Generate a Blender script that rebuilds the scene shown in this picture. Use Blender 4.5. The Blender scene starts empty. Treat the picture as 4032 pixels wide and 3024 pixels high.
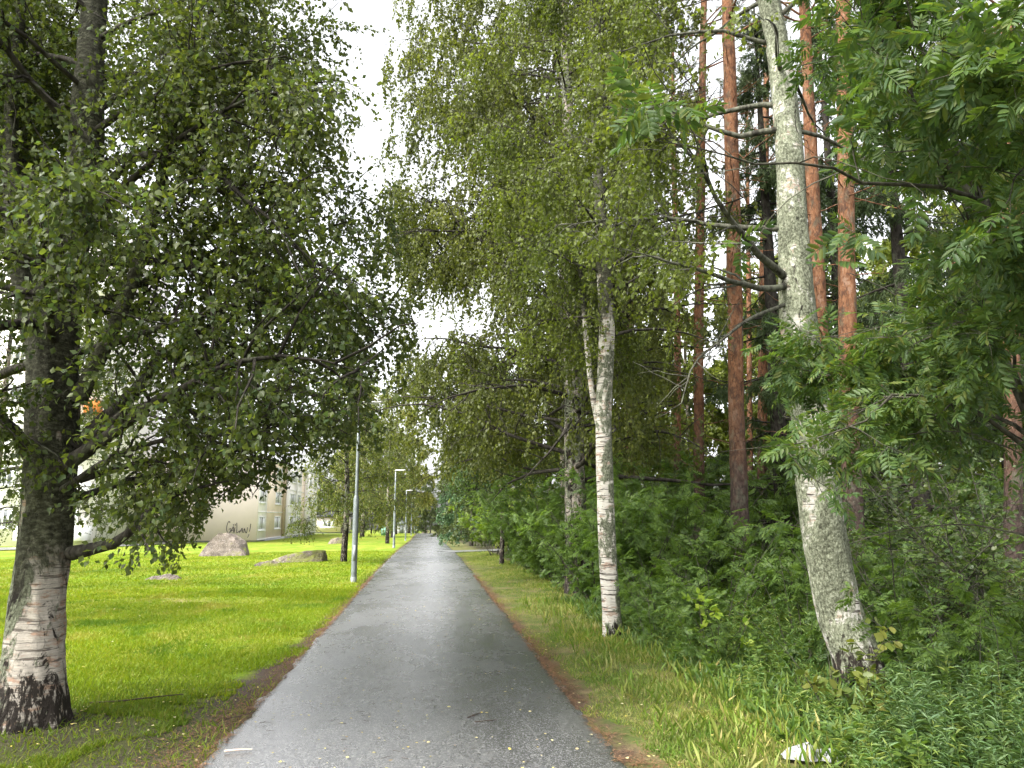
import bpy, math
import numpy as np
from mathutils import Vector, Matrix

# ------------------------------------------------------------------ camera, sky, sun, exposure
scene = bpy.context.scene
COL = scene.collection
R = math.radians

cam_d = bpy.data.cameras.new("camera")
cam_d.sensor_width = 36.0
cam_d.lens = 27.03
cam_d.clip_start = 0.05
cam_d.clip_end = 3000
cam = bpy.data.objects.new("camera", cam_d)
COL.objects.link(cam)
cam.location = (0, 0, 1.7)
cam.rotation_euler = (R(90 + 9.69), 0, R(-6.166))
scene.camera = cam

SUN_EL, SUN_AZ = 50.0, -122.0            # azimuth measured from +Y towards +X
world = bpy.data.worlds.new("World")
scene.world = world
world.use_nodes = True
wn, wl = world.node_tree.nodes, world.node_tree.links
wn.clear()
sky = wn.new("ShaderNodeTexSky")
sky.sky_type = 'NISHITA'
sky.sun_disc = False
sky.sun_elevation = R(SUN_EL)
sky.sun_rotation = R(SUN_AZ)
sky.air_density = 1.0
sky.dust_density = 4.0
hs = wn.new("ShaderNodeHueSaturation")       # overcast: the blue is washed out
hs.inputs["Saturation"].default_value = 0.10
bg = wn.new("ShaderNodeBackground")
bg.inputs["Strength"].default_value = 0.15
wo = wn.new("ShaderNodeOutputWorld")
wl.new(sky.outputs[0], hs.inputs["Color"])
wl.new(hs.outputs[0], bg.inputs["Color"])
wl.new(bg.outputs[0], wo.inputs["Surface"])

sun_d = bpy.data.lights.new("sun", 'SUN')
sun_d.energy = 1.5
sun_d.angle = R(20)
sun_d.color = (1.0, 0.95, 0.86)
sun = bpy.data.objects.new("sun", sun_d)
COL.objects.link(sun)
_sd = Vector((math.sin(R(SUN_AZ)) * math.cos(R(SUN_EL)), math.cos(R(SUN_AZ)) * math.cos(R(SUN_EL)), math.sin(R(SUN_EL))))
sun.rotation_euler = (-_sd).to_track_quat('-Z', 'Y').to_euler()

vs = scene.view_settings
vs.view_transform = 'Standard'
vs.look = 'None'
vs.exposure = 2.1
vs.gamma = 1.0
vs.use_curve_mapping = False
cy = scene.cycles
cy.use_denoising = True
try:
    cy.denoiser = 'OPENIMAGEDENOISE'
    cy.denoising_input_passes = 'RGB_ALBEDO_NORMAL'
except Exception:
    pass
cy.max_bounces = 8
cy.diffuse_bounces = 6
cy.glossy_bounces = 2
cy.transmission_bounces = 6
cy.use_adaptive_sampling = False
cy.sample_clamp_indirect = 6.0

# ------------------------------------------------------------------ numpy helpers
rngG = np.random.default_rng(7)
UP = np.array([0., 0., 1.])


def unit(v):
    return v / np.maximum(np.linalg.norm(v, axis=-1, keepdims=True), 1e-9)


def _hash(i, j, k, s):
    n = (i * 374761393 + j * 668265263 + k * 2147483647 + s * 974634777) & 0xFFFFFFFF
    n = ((n ^ (n >> 13)) * 1274126177) & 0xFFFFFFFF
    return ((n ^ (n >> 16)) & 0xFFFF) / 65535.0


def vnoise(p, seed=0):
    """value noise in -1..1 for an (n,3) array"""
    p = np.asarray(p, float)
    f = np.floor(p)
    i = f.astype(np.int64)
    t = p - f
    t = t * t * (3 - 2 * t)
    out = 0
    for a in (0, 1):
        wa = t[:, 0] if a else 1 - t[:, 0]
        for b in (0, 1):
            wb = t[:, 1] if b else 1 - t[:, 1]
            for c in (0, 1):
                wc = t[:, 2] if c else 1 - t[:, 2]
                out = out + wa * wb * wc * _hash(i[:, 0] + a, i[:, 1] + b, i[:, 2] + c, seed)
    return out * 2 - 1


def fbm(p, oct=4, seed=0):
    s, a, o = 0, 1.0, 0
    for k in range(oct):
        s = s + a * vnoise(p * (2.03 ** k), seed + k)
        o += a
        a *= .5
    return s / o


def mesh_np(name, V, faces, m, smooth=False):
    """faces: list of integer arrays (n,3) or (n,4)"""
    me = bpy.data.meshes.new(name)
    V = np.ascontiguousarray(V, dtype=np.float32)
    me.vertices.add(len(V))
    me.vertices.foreach_set("co", V.ravel())
    tot, starts, cnt = [], [], 0
    for f in faces:
        f = np.asarray(f)
        if len(f) == 0:
            continue
        tot.append(f.ravel())
        starts.append(cnt + np.arange(len(f)) * f.shape[1])
        cnt += f.size
    idx = np.concatenate(tot).astype(np.int32)
    st = np.concatenate(starts).astype(np.int32)
    me.loops.add(len(idx))
    me.loops.foreach_set("vertex_index", idx)
    me.polygons.add(len(st))
    me.polygons.foreach_set("loop_start", st)
    if smooth:
        me.polygons.foreach_set("use_smooth", np.ones(len(st), dtype=bool))
    me.materials.append(m)
    me.update(calc_edges=True)
    return me


def link(name, me, parent=None, loc=None):
    o = bpy.data.objects.new(name, me)
    COL.objects.link(o)
    if parent:
        o.parent = parent
    if loc is not None:
        o.location = loc
    return o


def tag(o, label=None, cat=None, group=None, kind=None):
    if label:
        o["label"] = label
    if cat:
        o["category"] = cat
    if group:
        o["group"] = group
    if kind:
        o["kind"] = kind
    return o


def thing(name, label, cat, loc=(0, 0, 0), rz=0, group=None):
    o = bpy.data.objects.new(name, None)
    o.empty_display_size = .2
    COL.objects.link(o)
    o.location = loc
    o.rotation_euler = (0, 0, rz)
    return tag(o, label, cat, group)


def copy_tree(root, loc, rz=0, sc=1.0, label=None):
    r = root.copy()
    COL.objects.link(r)
    r.location = loc
    r.rotation_euler = (0, 0, rz)
    r.scale = (sc, sc, sc) if np.isscalar(sc) else sc
    if label:
        r["label"] = label
    for ch in list(root.children):
        c = ch.copy()
        COL.objects.link(c)
        c.parent = r
        for g in ch.children:
            d = g.copy()
            COL.objects.link(d)
            d.parent = c
    return r


def box_data(x0, x1, y0, y1, z0, z1):
    V = np.array([[x0, y0, z0], [x1, y0, z0], [x1, y1, z0], [x0, y1, z0], [x0, y0, z1], [x1, y0, z1], [x1, y1, z1], [x0, y1, z1]], float)
    F = np.array([[0, 3, 2, 1], [4, 5, 6, 7], [0, 1, 5, 4], [1, 2, 6, 5], [2, 3, 7, 6], [3, 0, 4, 7]])
    return V, F


def box(name, m, parent, x0, x1, y0, y1, z0, z1, loc=None):
    V, F = box_data(x0, x1, y0, y1, z0, z1)
    return link(name, mesh_np(name, V, [F], m), parent, loc)


def tubes(P, Rr, sides):
    """P (N,K,3) centre lines, Rr (N,K) radii -> verts, quads"""
    N, K, _ = P.shape
    T = np.gradient(P, axis=1)
    T = unit(T)
    ref = np.where(np.abs(T.mean(1)[:, 2:3]) > .8, np.array([[1., 0, 0]]), np.array([[0., 0, 1]]))[:, None, :]
    A = unit(np.cross(T, np.broadcast_to(ref, T.shape)))
    B = np.cross(T, A)
    th = np.arange(sides) * 2 * np.pi / sides
    V = P[:, :, None, :] + Rr[:, :, None, None] * (np.cos(th)[None, None, :, None] * A[:, :, None, :] + np.sin(th)[None, None, :, None] * B[:, :, None, :])
    n = np.arange(N)[:, None, None] * K * sides
    k = np.arange(K - 1)[None, :, None] * sides
    s = np.arange(sides)[None, None, :]
    s2 = (s + 1) % sides
    F = np.stack([n + k + s, n + k + s2, n + k + sides + s2, n + k + sides + s], -1).reshape(-1, 4)
    return V.reshape(-1, 3), F


def join(parts):
    Vs, Fs, o = [], [], 0
    for V, F in parts:
        Vs.append(V)
        for f in (F if isinstance(F, list) else [F]):
            Fs.append(np.asarray(f) + o)
        o += len(V)
    return np.concatenate(Vs), Fs


def grow(st, d, L, K, down, wig, rng):
    N = len(st)
    P = np.empty((N, K, 3))
    P[:, 0] = st
    d = unit(np.asarray(d, float))
    seg = (np.asarray(L) / (K - 1)) * np.ones(N)
    for k in range(1, K):
        d = unit(d + rng.normal(0, wig, (N, 3)) - UP * down)
        P[:, k] = P[:, k - 1] + d * seg[:, None]
    return P


def along(P, idx, s):
    K = P.shape[1]
    f = np.clip(s, 0, .9999) * (K - 1)
    k = f.astype(int)
    t = (f - k)[:, None]
    a, b = P[idx, k], P[idx, k + 1]
    return a * (1 - t) + b * t, unit(b - a)


def resample(pts, K):
    pts = np.asarray(pts, float)
    # Catmull-Rom through the points
    ext = np.vstack([2 * pts[0] - pts[1], pts, 2 * pts[-1] - pts[-2]])
    out = []
    for i in range(len(pts) - 1):
        p0, p1, p2, p3 = ext[i:i + 4]
        for t in np.linspace(0, 1, 12, endpoint=False):
            out.append(.5 * ((2 * p1) + (-p0 + p2) * t + (2 * p0 - 5 * p1 + 4 * p2 - p3) * t * t + (-p0 + 3 * p1 - 3 * p2 + p3) * t ** 3))
    out.append(pts[-1])
    out = np.array(out)
    c = np.r_[0, np.cumsum(np.linalg.norm(np.diff(out, axis=0), axis=1))]
    u = np.linspace(0, c[-1], K)
    return np.stack([np.interp(u, c, out[:, i]) for i in range(3)], 1)


# leaf templates: unit length along +Y, normal +Z
LEAF4 = (np.array([[0, 0, 0], [.36, .42, .10], [0, 1, -.06], [-.36, .42, .10]]), np.array([[0, 1, 2], [0, 2, 3]]))
LEAF6 = (np.array([[0, 0, 0], [.30, .18, .07], [.37, .42, .10], [.17, .74, .04], [0, 1, -.08], [-.17, .74, .04], [-.37, .42, .10], [-.30, .18, .07], [0, .45, 0]]),
         np.array([[0, 1, 8], [1, 2, 8], [2, 3, 8], [3, 4, 8], [4, 5, 8], [5, 6, 8], [6, 7, 8], [7, 0, 8]]))
LANCE = (np.array([[0, 0, 0], [.09, .4, .03], [0, 1, -.22], [-.09, .4, .03]]), np.array([[0, 1, 2], [0, 2, 3]]))
ROUND = (np.array([[0, 0, 0], [.33, .25, .05], [.36, .62, .06], [0, 1, -.03], [-.36, .62, .06], [-.33, .25, .05]]),
         np.array([[0, 1, 2], [0, 2, 3], [0, 3, 4], [0, 4, 5]]))
NEEDLE = (np.array([[-.045, 0, 0], [.045, 0, 0], [0, 1, -.08]]), np.array([[0, 1, 2]]))


def frond_template(pairs=6, fine=True, bend=.16, seed=0, jit=.12):
    V, F = [], []
    rg = np.random.default_rng(seed)

    def leaflet(base, ang, L, tilt):
        o = len(V)
        ang = ang + rg.normal(0, jit)
        L = L * rg.uniform(.82, 1.12)
        roll = rg.normal(0, .25)
        c, s = math.cos(ang), math.sin(ang)
        if fine == 2:
            q = [(0, 0, 0), (.165, .28, .045), (.15, .68, .03), (0, 1.02, -.07), (-.15, .68, .03), (-.165, .28, .045)]
            tri = [(0, 1, 2), (0, 2, 3), (0, 3, 4), (0, 4, 5)]
        elif fine:
            q = [(0, 0, 0), (.15, .22, .04), (.18, .5, .05), (.125, .8, .02), (0, 1.02, -.07), (-.125, .8, .02), (-.18, .5, .05), (-.15, .22, .04)]
            tri = [(0, 1, 2), (0, 2, 3), (0, 3, 4), (0, 4, 5), (0, 5, 6), (0, 6, 7)]
        else:
            q = [(0, 0, 0), (.21, .45, .05), (0, 1.0, -.07), (-.21, .45, .05)]
            tri = [(0, 1, 2), (0, 2, 3)]
        for x, y, z in q:
            z = z + roll * x
            x, y, z = x * L, y * L, z * L
            V.append((base[0] + c * x + s * y, base[1] - s * x + c * y, base[2] + z - tilt * y))
        F.extend([(a + o, b + o, d + o) for a, b, d in tri])
    bd = lambda u: -bend * u * u
    for i in range(pairs):
        u = .22 + .66 * i / (pairs - 1)
        L = .30 * (0.75 + .35 * math.sin(math.pi * (i + 1.2) / (pairs + 1)))
        for sg in (1, -1):
            leaflet((.008 * sg, u + rg.normal(0, .012), bd(u)), sg * R(62 - 12 * i / pairs), L, .18 + bend * .8 + rg.normal(0, .08))
    leaflet((0, .9, bd(.9)), 0, .26, .2 + bend)
    o = len(V)
    for u in (0, .3, .6, .92):
        V.append((-.008, u, bd(u)))
        V.append((.008, u, bd(u)))
    for k in range(3):
        a = o + 2 * k
        F.extend([(a, a + 1, a + 3), (a, a + 3, a + 2)])
    return np.array(V), np.array(F)


FROND_NEAR = [frond_template(6, True, .12, 1), frond_template(7, True, .30, 2), frond_template(5, True, .04, 3), frond_template(6, True, .45, 4, .2)]
FROND = [frond_template(6, 2, .12, 1), frond_template(6, 2, .30, 2), frond_template(5, 2, .04, 3), frond_template(6, 2, .45, 4, .2)]
FROND_LO = [frond_template(6, False, .12, 5), frond_template(5, False, .35, 6), frond_template(7, False, .22, 7)]


def place(tmpl, pos, ax, nr, size):
    if isinstance(tmpl, list):                      # several leaf shapes: deal the leaves out among them
        Vs_, F_, o_ = [], [], 0
        for k, t_ in enumerate(tmpl):
            V_, f_ = place(t_, pos[k::len(tmpl)], ax[k::len(tmpl)], nr[k::len(tmpl)], size[k::len(tmpl)])
            Vs_.append(V_)
            F_.append(f_ + o_)
            o_ += len(V_)
        return np.concatenate(Vs_), np.concatenate(F_)
    tv, tf = tmpl
    ax = unit(ax)
    x = unit(np.cross(ax, nr))
    z = np.cross(x, ax)
    V = pos[:, None, :] + size[:, None, None] * (tv[None, :, 0, None] * x[:, None, :] + tv[None, :, 1, None] * ax[:, None, :] + tv[None, :, 2, None] * z[:, None, :])
    F = tf[None] + (np.arange(len(pos)) * len(tv))[:, None, None]
    return V.reshape(-1, 3), F.reshape(-1, tf.shape[1])


# ------------------------------------------------------------------ materials
class M:
    def __init__(s, name):
        s.m = bpy.data.materials.new(name)
        s.m.use_nodes = True
        s.t = s.m.node_tree
        s.t.nodes.clear()
        s.out = s.t.nodes.new("ShaderNodeOutputMaterial")
        s._co = None

    def n(s, typ, **kw):
        nd = s.t.nodes.new("ShaderNode" + typ)
        for k, v in kw.items():
            if hasattr(nd, k) and k not in nd.inputs:
                setattr(nd, k, v)
            else:
                s.set(nd.inputs[k], v)
        return nd

    def set(s, sock, v):
        if isinstance(v, bpy.types.NodeSocket):
            s.t.links.new(v, sock)
        elif isinstance(v, bpy.types.Node):
            s.t.links.new(v.outputs[0], sock)
        else:
            if isinstance(v, (tuple, list)) and len(v) == 3 and sock.type == 'RGBA':
                v = (*v, 1)
            sock.default_value = v

    def co(s):
        if s._co is None:
            s._co = s.n("TexCoord").outputs["Object"]
        return s._co

    def map(s, sc, loc=(0, 0, 0)):
        nd = s.n("Mapping")
        s.set(nd.inputs["Vector"], s.co())
        nd.inputs["Scale"].default_value = sc if isinstance(sc, tuple) else (sc, sc, sc)
        nd.inputs["Location"].default_value = loc
        return nd.outputs[0]

    def noise(s, sc, detail=4, rough=.6, dist=0, loc=(0, 0, 0)):
        nd = s.n("TexNoise")
        s.set(nd.inputs["Vector"], s.map(sc, loc))
        nd.inputs["Scale"].default_value = 1
        nd.inputs["Detail"].default_value = detail
        nd.inputs["Roughness"].default_value = rough
        nd.inputs["Distortion"].default_value = dist
        return nd.outputs["Fac"]

    def vor(s, sc, feature='F1', out="Distance"):
        nd = s.n("TexVoronoi")
        nd.feature = feature
        s.set(nd.inputs["Vector"], s.map(sc))
        nd.inputs["Scale"].default_value = 1
        return nd.outputs[out]

    def ramp(s, fac, stops, interp='LINEAR'):
        nd = s.n("ValToRGB")
        cr = nd.color_ramp
        cr.interpolation = interp
        while len(cr.elements) < len(stops):
            cr.elements.new(.5)
        for e, (p, c) in zip(cr.elements, stops):
            e.position = p
            if np.isscalar(c):
                c = (c, c, c)
            e.color = (*c, 1)
        s.set(nd.inputs[0], fac)
        return nd.outputs[0]

    def mix(s, fac, a, b, mode='MIX'):
        nd = s.n("MixRGB")
        nd.blend_type = mode
        s.set(nd.inputs[0], fac)
        s.set(nd.inputs[1], a)
        s.set(nd.inputs[2], b)
        return nd.outputs[0]

    def math(s, op, a, b=0.0, clamp=False):
        nd = s.n("Math")
        nd.operation = op
        nd.use_clamp = clamp
        s.set(nd.inputs[0], a)
        s.set(nd.inputs[1], b)
        return nd.outputs[0]

    def band(s, v, lo, hi):
        """0 at lo, 1 at hi, clamped"""
        nd = s.n("MapRange")
        s.set(nd.inputs[0], v)
        nd.inputs[1].default_value = lo
        nd.inputs[2].default_value = hi
        return nd.outputs[0]

    def xyz(s):
        nd = s.n("SeparateXYZ")
        s.set(nd.inputs[0], s.co())
        return nd.outputs

    def bump(s, h, strength=.4, dist=.01):
        nd = s.n("Bump")
        s.set(nd.inputs["Height"], h)
        nd.inputs["Strength"].default_value = strength
        nd.inputs["Distance"].default_value = dist
        return nd.outputs[0]

    def pbr(s, col, rough=.7, spec=.3, normal=None, metal=0.0):
        b = s.n("BsdfPrincipled")
        s.set(b.inputs["Base Color"], col)
        s.set(b.inputs["Roughness"], rough)
        s.set(b.inputs["Specular IOR Level"], spec)
        b.inputs["Metallic"].default_value = metal
        if normal is not None:
            s.set(b.inputs["Normal"], normal)
        return b

    def done(s, sh):
        s.t.links.new(sh.outputs[0] if isinstance(sh, bpy.types.Node) else sh, s.out.inputs["Surface"])
        return s.m


def leaf_mat(name, cols, trans=.36, rough=.45, spec=.35, tint=(1.25, 1.3, .55), clump=.5, alts=()):
    m = M(name)
    isl = m.n("NewGeometry").outputs["Random Per Island"]
    orn = m.n("ObjectInfo").outputs["Random"]
    r = m.math('FRACT', m.math('ADD', isl, orn))
    c = m.ramp(r, [(i / (len(cols) - 1), k) for i, k in enumerate(cols)])
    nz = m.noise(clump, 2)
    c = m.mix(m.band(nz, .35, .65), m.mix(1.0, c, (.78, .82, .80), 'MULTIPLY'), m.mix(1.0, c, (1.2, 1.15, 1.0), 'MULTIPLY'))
    for col, sc_, lo, hi, amt, lc in alts:
        c = m.mix(m.math('MULTIPLY', m.band(m.noise(sc_, 4, .65, .3, lc), lo, hi), amt), c, col)
    p = m.pbr(c, rough, spec)
    t = m.n("BsdfTranslucent")
    m.set(t.inputs[0], m.mix(1.0, c, tint, 'MULTIPLY'))
    mx = m.n("MixShader")
    mx.inputs[0].default_value = trans
    m.t.links.new(p.outputs[0], mx.inputs[1])
    m.t.links.new(t.outputs[0], mx.inputs[2])
    return m.done(mx)


def plain(name, col, rough=.6, spec=.3, metal=0.0, var=.12, scale=3.0, bump=0.0):
    m = M(name)
    nz = m.noise(scale, 5)
    c = m.mix(m.band(nz, .3, .7), tuple(k * (1 - var) for k in col), tuple(min(1, k * (1 + var)) for k in col))
    nrm = m.bump(m.noise(scale * 20, 3), bump, .01) if bump else None
    return m.done(m.pbr(c, rough, spec, nrm, metal))


def birch_bark(name, white=(.62, .57, .50), crust=.4, side=0.0, black=.35, base_h=.4, dark_above=None, lent_amt=1.0):
    """white skin with dark dashes, crusty lichen, black fissured patches"""
    m = M(name)
    x, y, z = m.xyz()[:3]
    fine = m.noise((10, 10, 120), 3, .6)
    lent = m.noise((3.2, 3.2, 46), 4, .65, .5)
    big = m.noise((2.6, 2.6, 1.5), 6, .7, .5)
    mid = m.noise((9, 9, 6), 5, .7)
    gr = m.noise((42, 42, 30), 6, .75)
    c = m.mix(m.band(fine, .3, .7), tuple(k * .62 for k in white), white)
    c = m.mix(m.math('MULTIPLY', m.band(m.noise((5, 5, 16), 5, .7), .52, .62), .8), c, (.27, .16, .105))
    c = m.mix(m.math('MULTIPLY', m.band(lent, .55, .61), lent_amt), c, (.05, .04, .034))
    # lichen crust: light grey-green scales over dark crevices
    cr = m.ramp(gr, [(.30, (.03, .028, .022)), (.44, (.10, .105, .07)), (.56, (.22, .235, .165)), (.72, (.36, .37, .29))])
    f = m.math('ADD', m.math('ADD', big, m.math('MULTIPLY', m.math('SUBTRACT', mid, .5), .55)), m.math('MULTIPLY', x, side))
    c = m.mix(m.band(f, .66 - .4 * crust, .71 - .4 * crust), c, cr)
    # black fissures and the dark foot
    b1 = m.noise((5, 5, 2.2), 6, .75, .8, (3, 5, 2))
    fb = m.math('ADD', b1, m.math('MULTIPLY', m.band(z, base_h, 0.0), .28))
    blk = m.math('MULTIPLY', m.band(fb, .74 - .3 * black, .78 - .3 * black), m.band(m.noise((30, 30, 9), 4), .32, .46))
    c = m.mix(blk, c, (.02, .016, .013))
    h = m.math('ADD', m.math('MULTIPLY', gr, m.math('ADD', m.band(f, .5, .6), .25)), m.math('MULTIPLY', lent, -.2))
    if dark_above is not None:
        zz_ = m.math('ADD', z, m.math('MULTIPLY', m.math('SUBTRACT', big, .5), 1.6))
        up = m.ramp(m.noise((16, 16, 30), 6, .7), [(.3, (.012, .011, .008)), (.5, (.045, .045, .028)), (.68, (.12, .12, .085))])
        dk = m.math('MULTIPLY', m.band(zz_, dark_above - .15, dark_above + .15), m.band(m.noise((3.6, 3.6, 1.6), 4, .6, 0, (9, 1, 4)), .66, .60))
        c = m.mix(dk, c, up)
    return m.done(m.pbr(c, .85, .15, m.bump(h, 1.0, .035)))


def pine_bark(name, z0=3.2, z1=6.0):
    m = M(name)
    z = m.math('ADD', m.xyz()[2], m.math('MULTIPLY', m.noise((3, 3, 1.2), 3), 2.4))
    v2 = m.noise((20, 20, 8), 6, .7)
    pl = m.noise((11, 11, 5), 4, .65, .6, (3, 3, 3))
    up = m.ramp(v2, [(.28, (.085, .038, .022)), (.46, (.185, .085, .045)), (.60, (.25, .125, .068)), (.76, (.34, .20, .125))])
    up = m.mix(m.math('MULTIPLY', m.band(pl, .55, .62), .75), up, (.075, .042, .030))
    lo = m.ramp(v2, [(.3, (.02, .015, .013)), (.55, (.07, .05, .042)), (.75, (.13, .10, .085))])
    bl = m.noise((7, 7, 3.2), 5, .75, .5, (1, 8, 2))
    up = m.mix(m.math('MULTIPLY', m.band(bl, .53, .60), .7), up, (.06, .036, .027))
    up = m.mix(m.math('MULTIPLY', m.band(bl, .44, .36), .6), up, (.33, .22, .16))
    c = m.mix(m.band(z, z0, z1), lo, up)
    c = m.mix(m.math('MULTIPLY', m.band(m.noise((4, 4, 2.5), 5, .7), .54, .64), .5), c, (.12, .125, .09))
    return m.done(m.pbr(c, .88, .12, m.bump(m.math('ADD', v2, m.math('MULTIPLY', pl, .8)), .9, .04)))


def dark_bark(name, a=(.014, .012, .010), b=(.055, .048, .040)):
    m = M(name)
    c = m.ramp(m.noise((18, 18, 7), 5), [(.35, a), (.65, b)])
    c = m.mix(m.math('MULTIPLY', m.band(m.noise(7, 4), .55, .66), .5), c, (.11, .12, .08))
    return m.done(m.pbr(c, .85, .15, m.bump(m.noise((26, 26, 10), 5), .7, .02)))


MAT = {}
MAT['birch_old'] = birch_bark('bark_birch_old', (.40, .36, .31), .36, -.35, .62, .5, 1.25, .8)
MAT['birch_lichen'] = birch_bark('bark_birch_lichen', (.52, .50, .45), .72, .06, .46, .6)
MAT['birch_slim'] = birch_bark('bark_birch_slim', (.62, .585, .52), .50, .4, .18, .4, 4.6)
MAT['birch_far'] = birch_bark('bark_birch_far', (.40, .36, .31), .5, 0, .75, 1.5)
MAT['limb'] = dark_bark('bark_limb')
MAT['limb_lichen'] = dark_bark('bark_limb_lichen', (.022, .020, .016), (.12, .12, .09))
MAT['pine'] = pine_bark('bark_pine')
MAT['rowan_bark'] = dark_bark('bark_rowan', (.022, .02, .016), (.085, .08, .06))
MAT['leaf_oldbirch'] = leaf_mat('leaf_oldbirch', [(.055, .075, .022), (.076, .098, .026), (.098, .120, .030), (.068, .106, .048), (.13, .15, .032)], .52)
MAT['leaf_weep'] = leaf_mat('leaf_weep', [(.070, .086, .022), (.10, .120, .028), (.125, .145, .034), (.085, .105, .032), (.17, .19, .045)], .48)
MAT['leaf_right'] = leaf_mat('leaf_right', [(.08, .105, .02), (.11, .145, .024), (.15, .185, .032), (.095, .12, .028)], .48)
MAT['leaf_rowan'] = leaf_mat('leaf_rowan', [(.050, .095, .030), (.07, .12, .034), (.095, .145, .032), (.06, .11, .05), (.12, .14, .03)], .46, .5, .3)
MAT['leaf_sapling'] = leaf_mat('leaf_sapling', [(.075, .13, .032), (.10, .17, .04), (.13, .20, .042), (.085, .15, .052)], .50)
MAT['leaf_lime'] = leaf_mat('leaf_lime', [(.12, .21, .02), (.17, .26, .03), (.22, .28, .03)], .42)
MAT['leaf_shrub'] = leaf_mat('leaf_shrub', [(.055, .095, .035), (.08, .12, .05), (.10, .14, .05), (.12, .145, .065)], .42)
MAT['leaf_back'] = leaf_mat('leaf_back', [(.11, .145, .028), (.15, .19, .034), (.19, .225, .045), (.13, .17, .034)], .52)
MAT['leaf_autumn'] = leaf_mat('leaf_autumn', [(.13, .17, .04), (.18, .21, .05), (.25, .23, .07), (.15, .19, .05)], .44)
MAT['leaf_young'] = leaf_mat('leaf_young', [(.085, .12, .028), (.11, .15, .032), (.14, .175, .038), (.20, .20, .05), (.10, .14, .03)], .44)
MAT['leaf_bluish'] = leaf_mat('leaf_bluish', [(.06, .12, .06), (.08, .15, .075), (.10, .17, .08)], .35)
MAT['leaf_dark'] = leaf_mat('leaf_dark', [(.065, .09, .032), (.085, .115, .042), (.11, .135, .05)], .46)
MAT['needle'] = leaf_mat('needle', [(.045, .075, .030), (.065, .10, .040), (.085, .12, .05)], .32, .5, .3)
MAT['needle_pine'] = leaf_mat('needle_pine', [(.05, .075, .04), (.07, .10, .05), (.09, .11, .05)], .2, .5, .3)
MAT['lawn_blade'] = leaf_mat('lawn_blade', [(.125, .20, .009), (.165, .255, .012), (.21, .285, .016), (.27, .285, .032)], .4, .5, .2, (1.2, 1.15, .6), .35,
                             [((.30, .27, .06), (1.1, .55, 1), .54, .66, .7, (0, 0, 0)), ((.075, .16, .012), (.8, .8, 1), .56, .64, .75, (9, 4, 0)), ((.17, .26, .012), (.22, .22, 1), .5, .6, .5, (3, 7, 0))])
MAT['shade_tint_blade'] = leaf_mat('shade_tint_blade', [(.085, .14, .014), (.11, .175, .016), (.14, .20, .02), (.18, .18, .04)], .4, .5, .25, (1.2, 1.2, .6), .6)  # lawn blades in a duller green, the crown's shade put into the colour
MAT['verge_blade'] = leaf_mat('verge_blade', [(.085, .15, .02), (.12, .20, .026), (.17, .235, .035), (.38, .33, .14), (.10, .18, .022), (.17, .23, .035), (.28, .28, .08)], .4, .5, .25, (1.15, 1.15, .7), .8,
                              [((.40, .35, .16), (1.5, .9, 1), .55, .66, .6, (0, 0, 0)), ((.085, .18, .02), (1.3, 1.3, 1), .54, .62, .6, (5, 2, 0))])
MAT['herb'] = leaf_mat('herb', [(.06, .12, .035), (.085, .16, .045), (.12, .19, .05), (.17, .21, .05), (.09, .16, .075)], .38)
MAT['herb_blue'] = leaf_mat('herb_blue', [(.08, .15, .065), (.11, .18, .08), (.14, .21, .085)], .36)
MAT['pine_needles'] = leaf_mat('fallen_needles', [(.10, .05, .028), (.17, .085, .045), (.24, .14, .08), (.07, .045, .03)], .05, .7, .2)
MAT['litter'] = leaf_mat('leaf_litter', [(.55, .42, .08), (.45, .40, .16), (.55, .50, .30), (.22, .13, .05)], .15, .5, .3)
MAT['white_render'] = plain('wall_white', (.86, .82, .80), .8, .2, 0, .05, .8)
MAT['pink_render'] = plain('wall_pink', (.86, .74, .71), .8, .2, 0, .05, .6)
MAT['beige'] = plain('panel_beige', (.82, .69, .57), .8, .2, 0, .05, .6)
MAT['plinth'] = plain('plinth', (.24, .25, .25), .85, .2, 0, .12, 2)
MAT['trim_white'] = plain('trim_white', (.80, .80, .78), .6, .3, 0, .04, 2)
MAT['curtain'] = plain('curtain', (.62, .63, .62), .8, .2, 0, .1, 1.5)
MAT['roof'] = plain('roof_felt', (.10, .10, .11), .9, .2)
MAT['downpipe'] = plain('downpipe', (.42, .33, .22), .6, .3)
MAT['steel'] = plain('galvanised', (.20, .225, .23), .45, .5, .35, .25, 6)
MAT['steel_dark'] = plain('grey_paint', (.25, .27, .28), .5, .4)
MAT['lens'] = plain('lamp_lens', (.7, .7, .68), .25, .5)
MAT['spray'] = plain('spray_paint', (.055, .045, .05), .7, .2)
MAT['red_panel'] = plain('red_panel', (.50, .07, .05), .7, .2)
MAT['orange_panel'] = plain('orange_panel', (.58, .20, .05), .7, .2)
MAT['green_box'] = plain('green_cabinet', (.16, .30, .22), .6, .3)
MAT['cord'] = plain('dark_cord', (.02, .02, .02), .7, .2)
MAT['twig'] = plain('twig', (.05, .035, .025), .8, .2, 0, .3, 30)
MAT['pale_stick'] = plain('pale_stick', (.66, .50, .40), .6, .3, 0, .1, 20)


def glass_mat():
    m = M('window_glass')
    c = m.mix(m.band(m.noise((.6, .6, .6), 2), .4, .6), (.10, .11, .12), (.30, .31, .31))
    return m.done(m.pbr(c, .08, .6))


MAT['glass'] = glass_mat()


def cloth_mat():
    m = M('white_cloth')
    c = m.mix(m.band(m.noise(9, 5), .55, .75), (.25, .25, .26), (.17, .165, .15))
    return m.done(m.pbr(c, .75, .25, m.bump(m.noise(30, 4), .3, .01)))


MAT['cloth'] = cloth_mat()


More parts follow.
